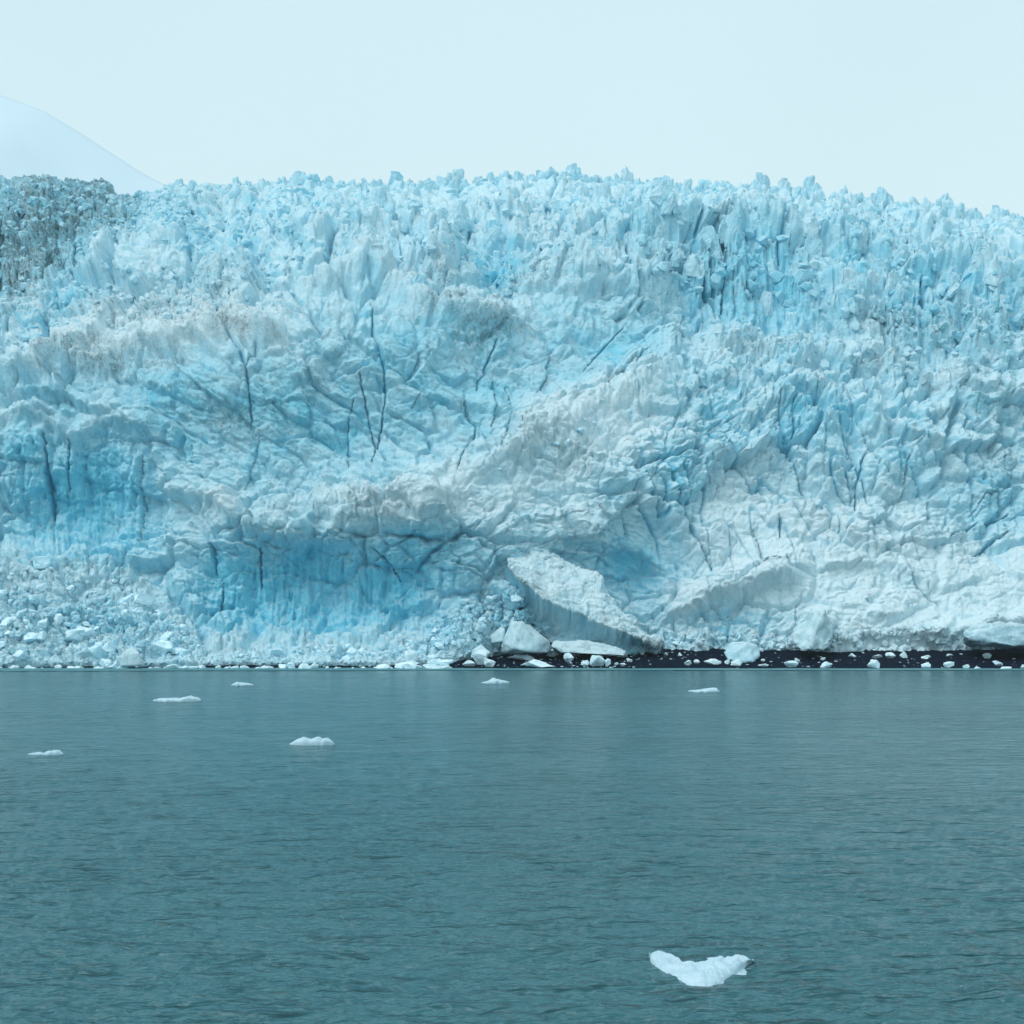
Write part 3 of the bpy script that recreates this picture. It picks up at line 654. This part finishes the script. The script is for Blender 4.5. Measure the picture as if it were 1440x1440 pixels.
# tilted white slab: broad pale upper side, shaded blue underside below a sharp lip
def slab():
    be = [(714, 792), (722, 780), (750, 770), (768, 773), (790, 788), (812, 797), (832, 803), (846, 808), (850, 824), (862, 840), (868, 852), (880, 866), (900, 886), (930, 906)]
    fe = [(713, 796), (724, 808), (740, 822), (762, 840), (790, 853), (815, 864), (835, 873), (850, 879), (866, 884), (880, 889), (890, 893), (900, 897), (912, 902), (930, 909)]
    n, m = 260, 150; a = np.linspace(0, 1, n); ks = np.linspace(0, 1, len(fe))
    g = lambda l, i: np.interp(a, ks, [p[i] for p in l])
    Yf = np.interp(a, [0, .3, .7, 1], [321, 320, 319, 322]); Yk = np.interp(a, [0, .2, .7, 1], [336, 340, 333, 325])
    fu, fv = g(fe, 0), g(fe, 1) + 2.5 * fbm(a * 9, a * 0, 3, 61); bu, bv = g(be, 0), g(be, 1) + 2.2 * fbm(a * 14, a * 0, 3, 64)
    Fr = surf(fu, fv, Yf); Bk = surf(bu, bv, Yk); Un = surf(fu - 2, fv + np.interp(a, [0, .1, .3, .7, 1], [14, 30, 60, 34, 12]), Yf + np.interp(a, [0, .3, 1], [10, 8, 4]))
    rows = []
    for q_ in np.linspace(0, 1, m):
        if q_ < 0.36: k = q_ / 0.36; r = Un * (1 - k) + Fr * k; r[:, 1] += 2.6 * math.sin(math.pi * min(1, k * 1.0)) + 1.5 * (k > .9) * 0
        elif q_ < 0.9: k = (q_ - 0.36) / 0.54; r = Fr * (1 - k) + Bk * k; r[:, 2] += 0.9 * math.sin(math.pi * k)
        else: k = (q_ - 0.9) / 0.1; r = Bk.copy(); r[:, 1] += 4 * k; r[:, 2] -= 9 * k
        rows.append(r)
    A = np.stack(rows, 0); nn = np.cross(np.gradient(A, axis=1), np.gradient(A, axis=0)); nn /= np.linalg.norm(nn, axis=-1, keepdims=True) + 1e-9
    x, y = A[..., 0], A[..., 2] + A[..., 1] * .6
    h = fbm(x / 6, y / 5, 3, 66) * 1.2 + blocks(x / 4.2, y / 3.4, 67) * 0.9 + blocks(x / 1.6, y / 1.3, 62) * 0.3 + (billow(x / 1.6, y / 1.2, 3, 68) - .3) * 0.55
    A += nn * h[..., None] * np.sign((nn * np.array([0, -1, .7])).sum(-1).mean())
    c = A.reshape(-1, 3).mean(0); c[2] = 1
    me = mesh_np('ice_slab', (A - c).reshape(-1, 3), grid_faces(m, n))
    qq = np.linspace(0, 1, m)[:, None] + 0 * A[..., 0]
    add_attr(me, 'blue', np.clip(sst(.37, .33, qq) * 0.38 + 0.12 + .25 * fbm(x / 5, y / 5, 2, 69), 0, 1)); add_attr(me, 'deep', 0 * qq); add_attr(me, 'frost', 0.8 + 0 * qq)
    add_attr(me, 'dirt_shade', np.clip(0.10 + 0.45 * sst(.33, .37, qq) * sst(.48, .36, qq) + 0.35 * sst(.75, 1, np.linspace(0, 1, n))[None], 0, 1))
    o = link('ice_slab', me, M_GL, label='big tilted white slab of ice with a blue underside right of the grey block', cat='ice slab'); o.location = c
slab()
custom('ice_block', [P(720, 872, 316), P(733, 875, 315), P(742, 884, 315), P(772, 902, 316), P(770, 918, 316), P(712, 918, 316), P(706, 905, 316), P(722, 876, 322), P(745, 880, 322), P(775, 916, 322), P(704, 918, 322), P(738, 915, 312), P(722, 912, 312)], 8, 0.3, 0.5, 902, M_GR,
       'grey pointed block of ice standing at the edge of the gravel', 'ice block')
custom('ice_block', [P(706, 880, 322), P(710, 884, 321), P(708, 902, 320), P(692, 904, 320), P(690, 894, 321), P(700, 884, 326), P(712, 904, 325), P(692, 906, 326)], 6, 0.12, 0.8, 903, M_GR,
       'small grey ice block leaning against the pointed grey block', 'ice block')
custom('ice_block', [P(677, 906, 318), P(690, 918, 316), P(684, 925, 316), P(662, 925, 316), P(664, 914, 317), P(690, 924, 322), P(664, 922, 322), P(674, 908, 322)], 6, 0.12, 0.8, 904, M_GR,
       'grey ice block with dark shaded face left of the small leaning block', 'ice block')
custom('ice_block', [P(1024, 908, 318), P(1032, 902, 318), P(1052, 902, 317), P(1066, 910, 317), P(1070, 922, 316), P(1058, 931, 314), P(1040, 932, 314), P(1024, 928, 315), P(1020, 918, 317), P(1030, 905, 325), P(1060, 906, 325), P(1066, 928, 323), P(1026, 928, 323)], 8, 0.4, 0.5, 905, M_SE,
       'round blue boulder of ice pushed out onto the gravel', 'ice boulder')
custom('ice_block', [P(1128, 868, 322), P(1142, 858, 321), P(1160, 860, 321), P(1172, 872, 322), P(1170, 895, 320), P(1160, 914, 318), P(1128, 914, 317), P(1116, 900, 319), P(1118, 880, 321), P(1130, 862, 330), P(1168, 870, 330), P(1170, 912, 328), P(1118, 910, 328), P(1140, 912, 316)], 9, 1.0, 0.34, 906, M_GR,
       'lumpy grey-streaked ice boulder at the foot of the right slope', 'ice boulder')
custom('ice_slab', [P(1365, 882, 318), P(1400, 876, 317), P(1450, 880, 317), P(1480, 886, 318), P(1480, 908, 317), P(1420, 908, 315), P(1375, 900, 316), P(1352, 896, 318), P(1370, 880, 330), P(1480, 880, 330), P(1480, 912, 326), P(1360, 908, 326)], 9, 0.9, 0.4, 907, M_SE,
       'wide white ice hump at the right edge above the beach', 'ice slab')
custom('ice_slab', [P(780, 902, 320), P(815, 901, 320), P(850, 906, 319), P(880, 916, 318), P(878, 922, 317), P(790, 917, 317), P(776, 910, 318), P(780, 902, 328), P(870, 910, 328), P(880, 922, 326), P(780, 918, 326)], 8, 0.45, 0.5, 908, M_GR,
       'long low dirty ice ridge lying under the big tilted slab', 'ice slab')
custom('ice_block', [P(186, 910, 306), P(196, 918, 305), P(201, 936, 304.5), P(170, 937, 304.5), P(167, 925, 305), P(176, 914, 306), P(200, 936, 309), P(168, 936, 309), P(188, 911, 309)], 6, 0.10, 0.9, 909, M_GR,
       'upright wedge of dirty ice at the waterline below the left rubble', 'ice block')

# --- ice scattered on the gravel: (u, v of its base, width, height, label)
BE = [(575, 939, 34, 9, 'flat white ice piece at the water edge left of the gravel'), (578, 935, 20, 20, 'pale ice block with a dark foot at the left end of the gravel'),
      (612, 938, 24, 11, 'low white ice lump just left of the rounded block by the water'), (674, 935, 21, 20, 'rounded white block on the water edge below the grey blocks'),
      (688, 938, 18, 12, 'white ice lump touching the rounded block on its right'), (660, 937, 20, 8, 'small white ice cake left of the rounded block'), (628, 938, 30, 10, 'wide low ice cake near the left end of the gravel'),
      (732, 929, 38, 8, 'long flat ice plank on the gravel under the pointed grey block'), (755, 938, 50, 10, 'long lumpy white ice pair along the water edge'),
      (776, 924, 18, 11, 'white ice block on the gravel just right of the long plank'), (800, 931, 15, 12, 'tilted white wedge on the gravel left of the largest beach block'),
      (807, 923, 18, 10, 'pale ice block at the foot of the low dirty ridge'), (844, 925, 22, 7, 'flat ice piece below the right end of the low dirty ridge'),
      (841, 937, 23, 15, 'largest white beach block in the middle of the gravel'), (824, 937, 12, 8, 'square ice cube just left of the largest beach block'),
      (855, 937, 8, 10, 'small upright ice shard right of the largest beach block'), (867, 936, 6, 4, 'tiny ice bit right of the upright shard'), (875, 937, 8, 4, 'tiny flat ice bit between the shard and the open gravel'),
      (885, 932, 9, 6, 'small ice lump by the dark foot of the slab'), (875, 925, 17, 6, 'flat white fragment under the tip of the big tilted slab'), (905, 921, 9, 6, 'small pale lump where the slab tip meets the gravel'),
      (936, 922, 6, 4, 'small round ice bit high on the dark gravel'), (956, 923, 7, 5, 'small ice bit high on the gravel above the oval block'), (967, 937, 11, 8, 'oval white block low on the open gravel'),
      (980, 934, 9, 6, 'small wedge of ice right of the oval block'), (1003, 935, 29, 8, 'long white ice loaf on the gravel left of the blue boulder'), (1023, 935, 8, 7, 'small ice cube between the loaf and the blue boulder'),
      (1037, 930, 17, 9, 'white cap of ice lying against the blue boulder'), (1037, 938, 16, 10, 'dark edged ice wedge at the water below the blue boulder'), (1073, 931, 6, 4, 'tiny ice bit right of the blue boulder'),
      (1074, 938, 15, 4, 'thin flat ice piece on the water edge right of the blue boulder'), (1111, 939, 21, 9, 'flat topped white block on the shore between the two boulders'), (1121, 932, 8, 6, 'small ice chip behind the flat topped shore block'),
      (1162, 940, 16, 9, 'triangular white block on the shore below the grey-streaked boulder'), (1158, 929, 8, 4, 'little ice chip above the triangular shore block'), (1228, 941, 18, 13, 'large dome of white ice on the shore right of centre'),
      (1198, 924, 12, 5, 'pale cake high on the gravel left of the dome'), (1233, 926, 14, 5, 'flat white cake high on the gravel above the dome'), (1252, 926, 15, 8, 'white block at the ice foot right of the flat cake'),
      (1271, 926, 11, 9, 'white block beside a dark gap in the ice foot'), (1303, 927, 14, 5, 'pair of small white cakes high on the gravel'), (1336, 924, 10, 4, 'small flat white cake alone high on the gravel'),
      (1304, 940, 14, 8, 'rounded white block low on the gravel right of the dome'), (1335, 939, 15, 8, 'slanting white block low on the gravel near the right'), (1359, 941, 10, 6, 'small peaked ice block at the waterline near the right'),
      (1387, 927, 13, 8, 'dome shaped block high on the gravel near the right edge'), (1403, 937, 16, 7, 'flat block with a notched top near the right edge'), (1374, 942, 9, 4, 'thin ice cake in the shallows near the right'),
      (1416, 944, 18, 6, 'low double humped ice cake in the shallows near the right edge'), (1438, 942, 9, 7, 'white block cut by the right edge of the picture')]
for k, (u, v, w, h, lab) in enumerate(BE):
    p = beach_point(u, v - 1.0); s = p.y / F; mi = k % len(LUMPW); vv = LUMPS[mi][0]
    ex_ = vv.max(0) - vv.min(0)
    piece('ice_block', LUMPW[mi], p + Vector((0, 0, -0.08)), w * s / ex_[0], max(w * 0.8, h) * s / ex_[1], h * s / max(vv[:, 2].max(), .2) * 1.05, random.uniform(-.25, .25) + (math.pi if k % 2 else 0), 0, random.uniform(-.08, .08),
          label=lab, category='ice block', group='ice blocks scattered on the gravel beach')
# crumbs on the gravel: too many and small to count
cr_ = []
for k in range(420):
    u = random.uniform(700, 1500) if k % 5 else random.uniform(640, 900); v = random.uniform(917, 940) ; p = beach_point(u, v); s = random.choice([0.15, 0.2, 0.3, 0.45, 0.7]) * random.uniform(.7, 1.2)
    bmv, bmf = LUMPS[0]
    if k == 0: low = [bm_arrays(hull([Vector((random.gauss(0, 1), random.gauss(0, 1), random.gauss(0, 1))).normalized() * .5 for _ in range(10)], 0, 0, 1, 1)) for _ in range(8)]
    vv, ff = low[k % 8]; cr_.append((vv * np.array([s * 1.6, s, s * .6]) + np.array(p[:]), ff))
v, f = join(cr_); link('ice_crumb', mesh_np('ice_crumb', v, f), M_FL, kind='stuff', label='small white crumbs of ice strewn over the dark gravel')

# --- rubble heaps: (region curve, count, group, label)
def on_heap(n, fu, fv, size, label, group, mats=LUMPM):
    for _ in range(n):
        u = fu(); v = fv(u); loc, Y = at_surface(u, v); s = size() * Y / F
        if v > 926: loc = Vector(((u - CU) / F * 307.5, 307.5 + random.uniform(-1.5, 2), 0.2))
        hs = 'tiny' if s * F / Y < 8 else 'small' if s * F / Y < 13 else 'middling' if s * F / Y < 20 else 'large'
        lab = label.format(size=hs, where=where(u))
        piece('ice_chunk', random.choice(mats), loc + Vector((0, -0.25 * s, -0.35 * s)), s * random.uniform(.8, 1.3), s * random.uniform(.8, 1.2), s * random.uniform(.7, 1.1), random.uniform(0, 6.3), random.uniform(-.4, .4), random.uniform(-.4, .4),
              label=lab, category='ice chunk', group=group)
R = random
def where(u):
    for lim, t in ((40, 'at the far left'), (110, 'right of the far left edge'), (175, 'below the two blue columns'), (250, 'left of the blue cliff'), (330, 'under the left end of the blue cliff'), (420, 'under the blue cliff'),
                   (500, 'under the bluest hollow'), (580, 'under the right end of the cliff'), (660, 'near the left end of the gravel'), (735, 'left of the tilted slab'), (800, 'above the tilted slab'), (880, 'right of the slab crest'),
                   (960, 'left of the blue boulder'), (1080, 'behind the blue boulder'), (1170, 'beside the streaked boulder'), (9999, 'right of the streaked boulder')):
        if u < lim: return t
sz = lambda a, b: (lambda: a + (b - a) * R.random() ** 2.2)
heap = lambda u: float(np.interp(u, [-60, 0, 60, 180, 240, 290, 400, 560, 620], [812, 812, 800, 812, 872, 916, 918, 906, 900]))
on_heap(90, lambda: R.uniform(-30, 250), lambda u: heap(u) + (930 - heap(u)) * R.random() ** .8, sz(8, 34), '{size} pale blue chunk in the left rubble heap, {where}', 'rubble heap under the left cliff')
on_heap(70, lambda: R.uniform(250, 640), lambda u: heap(u) + (930 - heap(u)) * R.random(), sz(6, 22), '{size} pale chunk in the low rubble bank, {where}', 'rubble bank below the blue cliff')
on_heap(60, lambda: R.uniform(-30, 640), lambda u: 929 + R.random() * 3, sz(8, 28), '{size} white lump on the left waterline, {where}', 'ice lumps along the left waterline', LUMPW)
on_heap(30, lambda: R.uniform(600, 720), lambda u: R.uniform(840, 915), sz(6, 18), '{size} pale chunk on the rubble slope, {where}', 'chunks left of the tilted slab')
def dg(u): return float(np.interp(u, [660, 720, 800, 880, 960, 1040], [680, 645, 600, 565, 520, 490])) + R.uniform(-18, 34)
on_heap(30, lambda: R.uniform(660, 1040), dg, sz(5, 12), '{size} pale lump on the diagonal ice ridge, {where}', 'lumps on the diagonal ridge')
on_heap(22, lambda: R.uniform(880, 1240), lambda u: R.uniform(895, 914), sz(6, 20), '{size} lump along the ice foot above the gravel, {where}', 'lumps along the ice foot')

# crushed ice between and below the chunks: thousands of small angular pieces
def low_block(seed):
    r = random.Random(seed); bm = hull([Vector((r.gauss(0, 1), r.gauss(0, 1), r.gauss(0, 1))).normalized() * r.uniform(.40, .58) for _ in range(16)], 1 if seed % 4 == 0 else 0, 0.05, 3, seed); q_ = bm_arrays(bm); bm.free(); return q_
LOWB = [low_block(700 + k) for k in range(12)]
def crush(n, fu, fv, a, b, label, name='crushed_ice', base=None, pw=3.0, bm_=0.95, sink=0.05, fl=None, dm=0.0, va=0.10):
    acc = []; bl = []; di = []
    for k in range(n):
        u = fu(); v = fv(u); loc, Y = at_surface(u, v) if base is None else (base(u, v), 310)
        sc_ = (a + (b - a) * R.random() ** pw) * Y / F
        Mx = np.array(Euler((R.uniform(0, 6), R.uniform(0, 6), R.uniform(0, 6))).to_matrix()) * sc_ * np.array([R.uniform(.8, 1.3), 1, R.uniform(.7, 1.1)])
        i_ = int(np.clip(np.searchsorted(uu, u), 1, NC - 2)); j_ = int(np.clip(round((ft[i_] - v) / (ft[i_] - cs[i_]) * (NR - 40) + 6), 0, NR - 35))
        vv, ff = LOWB[k % 12]; bl.append(np.full(len(vv), np.clip(blue[j_, i_] * bm_ + R.uniform(-va, va * 1.3), 0, 1))); di.append(np.full(len(vv), dirt_shade[j_, i_] * dm)); acc.append((vv @ Mx.T + np.array(loc[:]) + np.array([0, -.1 * sc_, -sink * sc_]), ff))
    v_, f_ = join(acc); me = mesh_np(name, v_, f_, False)
    add_attr(me, 'blue', np.concatenate(bl)); add_attr(me, 'dirt_shade', np.concatenate(di)); add_attr(me, 'deep', np.zeros(len(v_))); add_attr(me, 'frost', np.full(len(v_), .7))
    link(name, me, M_GL, parent=fl, kind='stuff', label=label)
crush(2900, lambda: R.uniform(-50, 270), lambda u: heap(u) + 4 + (932 - heap(u)) * R.random(), 2.5, 11, sink=.33, label='fan of crushed pale ice under the left cliff')
crush(1700, lambda: R.uniform(250, 690), lambda u: heap(min(u, 620)) + 3 + (932 - heap(min(u, 620))) * R.random(), 2.5, 10, sink=.33, label='bank of crushed white ice below the blue cliff')
crush(500, lambda: R.uniform(600, 730), lambda u: R.uniform(830 + (730 - u) * .3, 918), 4, 14, 'crushed ice on the slope left of the tilted slab')
crush(700, lambda: R.uniform(875, 1500), lambda u: R.uniform(893, 918), 4, 14, 'crushed ice along the foot of the right slope')
def lo(u): return float(np.interp(u, [200, 300, 400, 560, 700, 850, 960, 1100, 1230, 1440, 1560], [330, 400, 395, 400, 410, 390, 420, 430, 480, 500, 500]))
def hi(u): return float(np.interp(u, [p[0] for p in CREST], [p[1] for p in CREST]))
crush(2100, lambda: R.uniform(200, 1560), lambda u: hi(u) + 2 + (lo(u) - hi(u)) * R.random(), 4, 22, 'small broken blocks between the pinnacles of the upper icefall', name='icefall_block', pw=1.8, bm_=.9, sink=0.24, fl=glacier, dm=.8, va=.07)
crush(700, lambda: R.uniform(-40, 420), lambda u: float(np.interp(u, [-40, 0, 330, 420], [470, 465, 420, 390])) + R.uniform(-45, 40), 3, 16, 'broken ice on the bench below the dark ice wall', name='bench_block', pw=2.0, bm_=.9, sink=0.22, fl=glacier, dm=.7, va=.07)
crush(700, lambda: R.uniform(950, 1500), lambda u: R.uniform(470, 560), 3, 18, 'broken ice on the bench under the right seracs', name='bench_block', pw=2.2, bm_=.9, sink=0.24, fl=glacier, dm=.8, va=.07)
crush(900, lambda: R.uniform(-60, 300), lambda u: float(np.interp(u, [-60, 210, 300], [262, 275, 330])) + R.random() * float(np.interp(u, [-60, 0, 120, 210, 300], [170, 170, 120, 40, 60])), 4, 17, 'grey blocks breaking from the dark ice wall', name='dark_wall_block', pw=1.6, bm_=.9, sink=0.25, fl=glacier, dm=.45, va=.05)
# --- floes: (u centre, v waterline, width px, [(s, height px)], depth factor, label)
def floe(u, v, w, prof, df, label, seed, amp=0.05):
    Y = CAM_H * F / (v - HV); s = Y / F; n = 90; m = 26; W_ = w * s; prof = [(p, h * .8) for p, h in prof]
    a = np.linspace(0, 1, n); hp = np.interp(a, [p[0] for p in prof], [p[1] for p in prof]) * s * 1.1
    env = np.clip(np.sin(np.pi * np.clip(a, .0, 1)), 0, 1) ** 0.45
    th = np.linspace(0, 2 * math.pi, m, endpoint=False)
    A, T = np.meshgrid(a, th, indexing='ij'); E = env[:, None]; H = hp[:, None] * np.minimum(1, E * 1.6)
    yy_ = np.cos(T) * W_ * df * 0.5 * E * (1 + 0.35 * fbm(A * 5, np.cos(T) + seed, 2, seed % 60))
    zz = np.where(np.sin(T) > 0, np.sin(T) ** 0.6 * H if False else np.abs(np.sin(T)) ** 0.55 * H, -np.abs(np.sin(T)) * W_ * 0.12 * E - 0.0)
    zz = zz * (1 + 0.35 * fbm(A * 9, T / 2.2, 3, seed % 60 + 2) * (np.sin(T) > 0)) + 0.03
    xx = (A - 0.5) * W_ + W_ * 0.02 * fbm(A * 7, T, 2, 3)
    Vv = np.stack([xx, yy_, zz], -1).reshape(-1, 3)
    i = np.arange(n - 1)[:, None] * m; j = np.arange(m)[None]
    Fq = np.stack([i + j, i + (j + 1) % m, i + m + (j + 1) % m, i + m + j], -1).reshape(-1, 4)
    o = link('ice_floe', mesh_np('ice_floe', Vv, Fq), M_FL, label=label, cat='ice floe', group='ice floes drifting on the water')
    o.location = ((u - CU) / F * Y, Y, 0.03); return o
floe(341, 964, 32, [(0, 1), (.25, 5), (.5, 4), (.75, 3), (1, 1)], .9, 'small thin floe drifting farthest left of centre near the cliff', 11)
floe(697, 961, 40, [(0, 1.5), (.2, 3), (.42, 8), (.6, 6), (.8, 4), (1, 3)], .8, 'small peaked floe near the shore at the middle of the bay', 23)
floe(990, 973, 45, [(0, 2), (.3, 2.5), (.55, 4), (.75, 6), (.85, 6), (1, 2)], .8, 'low ragged floe near the shore right of centre', 35)
floe(249, 986, 68, [(0, 3), (.25, 4), (.55, 4), (.75, 8), (.9, 6), (1, 3)], .55, 'long narrow floe with a raised right end, second nearest the left cliff', 47)
floe(439, 1048, 64, [(0, 3), (.15, 8), (.35, 12), (.45, 9), (.6, 12), (.85, 10), (1, 4)], .35, 'thick white floe left of centre in mid water', 53)
floe(64, 1062, 50, [(0, 1.5), (.3, 4), (.45, 2.5), (.6, 6), (.85, 7), (1, 4)], .3, 'thin awash floe near the left edge with a dark dip in it', 61)

# the nearest floe: a saddle of clear white ice, raised along its far side
def near_floe():
    fe = [(914, 1352), (922, 1362), (936, 1369), (950, 1376), (966, 1383), (985, 1386), (1008, 1384), (1026, 1375), (1042, 1364), (1056, 1355)]
    be = [(913, 1341), (928, 1340), (944, 1343), (960, 1350), (976, 1352), (992, 1352), (1008, 1347), (1026, 1345), (1044, 1345), (1061, 1350)]
    n, m = 150, 70; a = np.linspace(0, 1, n); ks = np.linspace(0, 1, len(fe))
    f_ = np.stack([np.interp(a, ks, [p[i] for p in fe]) for i in (0, 1)], 1); b_ = np.stack([np.interp(a, ks, [p[i] for p in be]) for i in (0, 1)], 1)
    ker = np.hanning(13); ker /= ker.sum()
    sm = lambda x: np.convolve(np.pad(x, 6, mode='edge'), ker, 'valid')
    f_ = np.stack([sm(f_[:, 0]), sm(f_[:, 1])], 1); b_ = np.stack([sm(b_[:, 0]), sm(b_[:, 1])], 1)
    hb = 0.20 + 0.16 * np.abs(a - 0.5) * 2
    env = np.clip(np.sin(np.pi * np.clip(a, 0.0, 1)), 0, 1) ** 0.3
    def w(p, z): Y = (CAM_H - z) * F / (p[:, 1] - HV); return np.stack([(p[:, 0] - CU) / F * Y, Y, z], -1)
    Fr = w(f_, np.full(n, 0.02)); Bk = w(b_, hb * (0.4 + 0.6 * env))
    rows = []
    q = np.linspace(0, 1, m)
    for qi in q:
        if qi < 0.16:                              # rounded foot below the waterline
            k = qi / 0.16; r = Fr + np.array([0, -0.75 * (1 - k), -0.16 * (1 - k)]); r[:, 2] -= 0.02
        elif qi < 0.76:                            # gently domed upper side
            k = (qi - 0.16) / 0.60; r = Fr * (1 - k) + Bk * k; r[:, 2] += 0.11 * math.sin(math.pi * k ** 0.6) * env
        else:
            k = (qi - 0.76) / 0.24; r = Bk + np.array([0, 0.5 * math.sin(k * 1.57), 0]); r[:, 2] -= (Bk[:, 2] + 0.35) * k ** 1.4
        rows.append(r)
    A3 = np.stack(rows, 1)
    up_ = fbm(A3[..., 0] * 2.2, A3[..., 1] * 2.2, 4, 71) * 0.13 + blocks(A3[..., 0] * 2.4, A3[..., 1] * 2.0, 78) * 0.03 + (billow(A3[..., 0] * 5, A3[..., 1] * 5, 3, 77) - .3) * 0.05 + fbm(A3[..., 0] * 12, A3[..., 1] * 12, 3, 74) * 0.02
    A3[..., 2] += up_; A3[..., 1] += up_ * 0.5
    c = A3.reshape(-1, 3).mean(0); c[2] = 0
    me = mesh_np('ice_floe', (A3 - c).reshape(-1, 3), grid_faces(n, m)[:, ::-1])
    o = link('ice_floe', me, M_FL, label='nearest floe, a large curved white piece with both ends raised', cat='ice floe', group='ice floes drifting on the water')
    o.location = c
    for lab, (uq, vq, ww) in (('raised white knob', (1001, 1350, 14)),):
        p = w(np.array([[uq, vq]], float), np.array([0.16]))[0] - c
        k = link('ice_knob', tri_mesh('ice_knob', *LUMPS[3], M_FL), None, parent=o); k.location = p + np.array([0, .1, -.02]); k.scale = (.28, .2, .14)
near_floe()

# ================================================================== bird
def bird():
    bm = bmesh.new()
    def loft(rings):
        vs_ = [[bm.verts.new(p) for p in r] for r in rings]
        for a, b in zip(vs_, vs_[1:]):
            for i in range(len(a)): bm.faces.new((a[i], a[(i + 1) % len(a)], b[(i + 1) % len(b)], b[i]))
        bm.faces.new(vs_[0][::-1]); bm.faces.new(vs_[-1])
    ring = lambda y, rx, rz, z=0, n=10: [Vector((math.cos(k * 2 * math.pi / n) * rx, y, z + math.sin(k * 2 * math.pi / n) * rz)) for k in range(n)]
    loft([ring(-.25, .008, .006), ring(-.21, .02, .018, .0), ring(-.18, .036, .034, .012), ring(-.14, .036, .036, .012), ring(-.10, .05, .045), ring(0, .062, .055), ring(.10, .045, .038), ring(.17, .03, .016), ring(.24, .05, .008), ring(.27, .055, .006)])
    for s in (-1, 1):
        st = [(.03, -.07, .09, .02, .02), (.2, -.11, .06, .05, .014), (.36, -.10, .07, .055, .010), (.52, -.03, .10, .03, .007), (.66, .07, .13, .0, .004)]
        rings = []
        for x, y0, y1, z, th in st:
            yc, hy = (y0 + y1) / 2, (y1 - y0) / 2
            rings.append([Vector((s * x, yc + math.cos(k * math.pi / 4) * hy, z + math.sin(k * math.pi / 4) * th)) for k in range(8)])
        loft(rings)
    bmesh.ops.recalc_face_normals(bm, faces=bm.faces)
    me = bpy.data.meshes.new('sea_bird'); bm.to_mesh(me); bm.free()
    for p in me.polygons: p.use_smooth = True
    o = link('sea_bird', me, plain('dark_plumage', (0.035, 0.035, 0.04)), label='dark sea bird gliding with tilted wings in front of the ice', cat='bird')
    md = o.modifiers.new('skin', 'REMESH'); md.mode = 'VOXEL'; md.voxel_size = 0.008; md.use_smooth_shade = True
    o.location = P(843, 711, 165); o.rotation_euler = (0.1, math.radians(38), math.radians(20))
bird()

# ================================================================== haze
def haze(density):
    x0, x1, y0, y1, z0, z1 = -3300, 2200, -300, 3900, -15, 1300
    V8 = np.array([(x, y, z) for x in (x0, x1) for y in (y0, y1) for z in (z0, z1)], float)
    F6 = np.array([(0, 1, 3, 2), (4, 6, 7, 5), (0, 4, 5, 1), (2, 3, 7, 6), (0, 2, 6, 4), (1, 5, 7, 3)])
    m = bpy.data.materials.new('mist'); m.use_nodes = True; n = m.node_tree; n.nodes.clear()
    o = n.nodes.new('ShaderNodeOutputMaterial'); pv = n.nodes.new('ShaderNodeVolumePrincipled')
    pv.inputs['Density'].default_value = density; pv.inputs['Color'].default_value = (0.93, 0.98, 1.0, 1)
    n.links.new(pv.outputs[0], o.inputs['Volume'])
    link('haze', mesh_np('haze', V8, F6, False), m, kind='stuff', label='thin cool mist hanging over the bay and the glacier')
haze(0.00007)
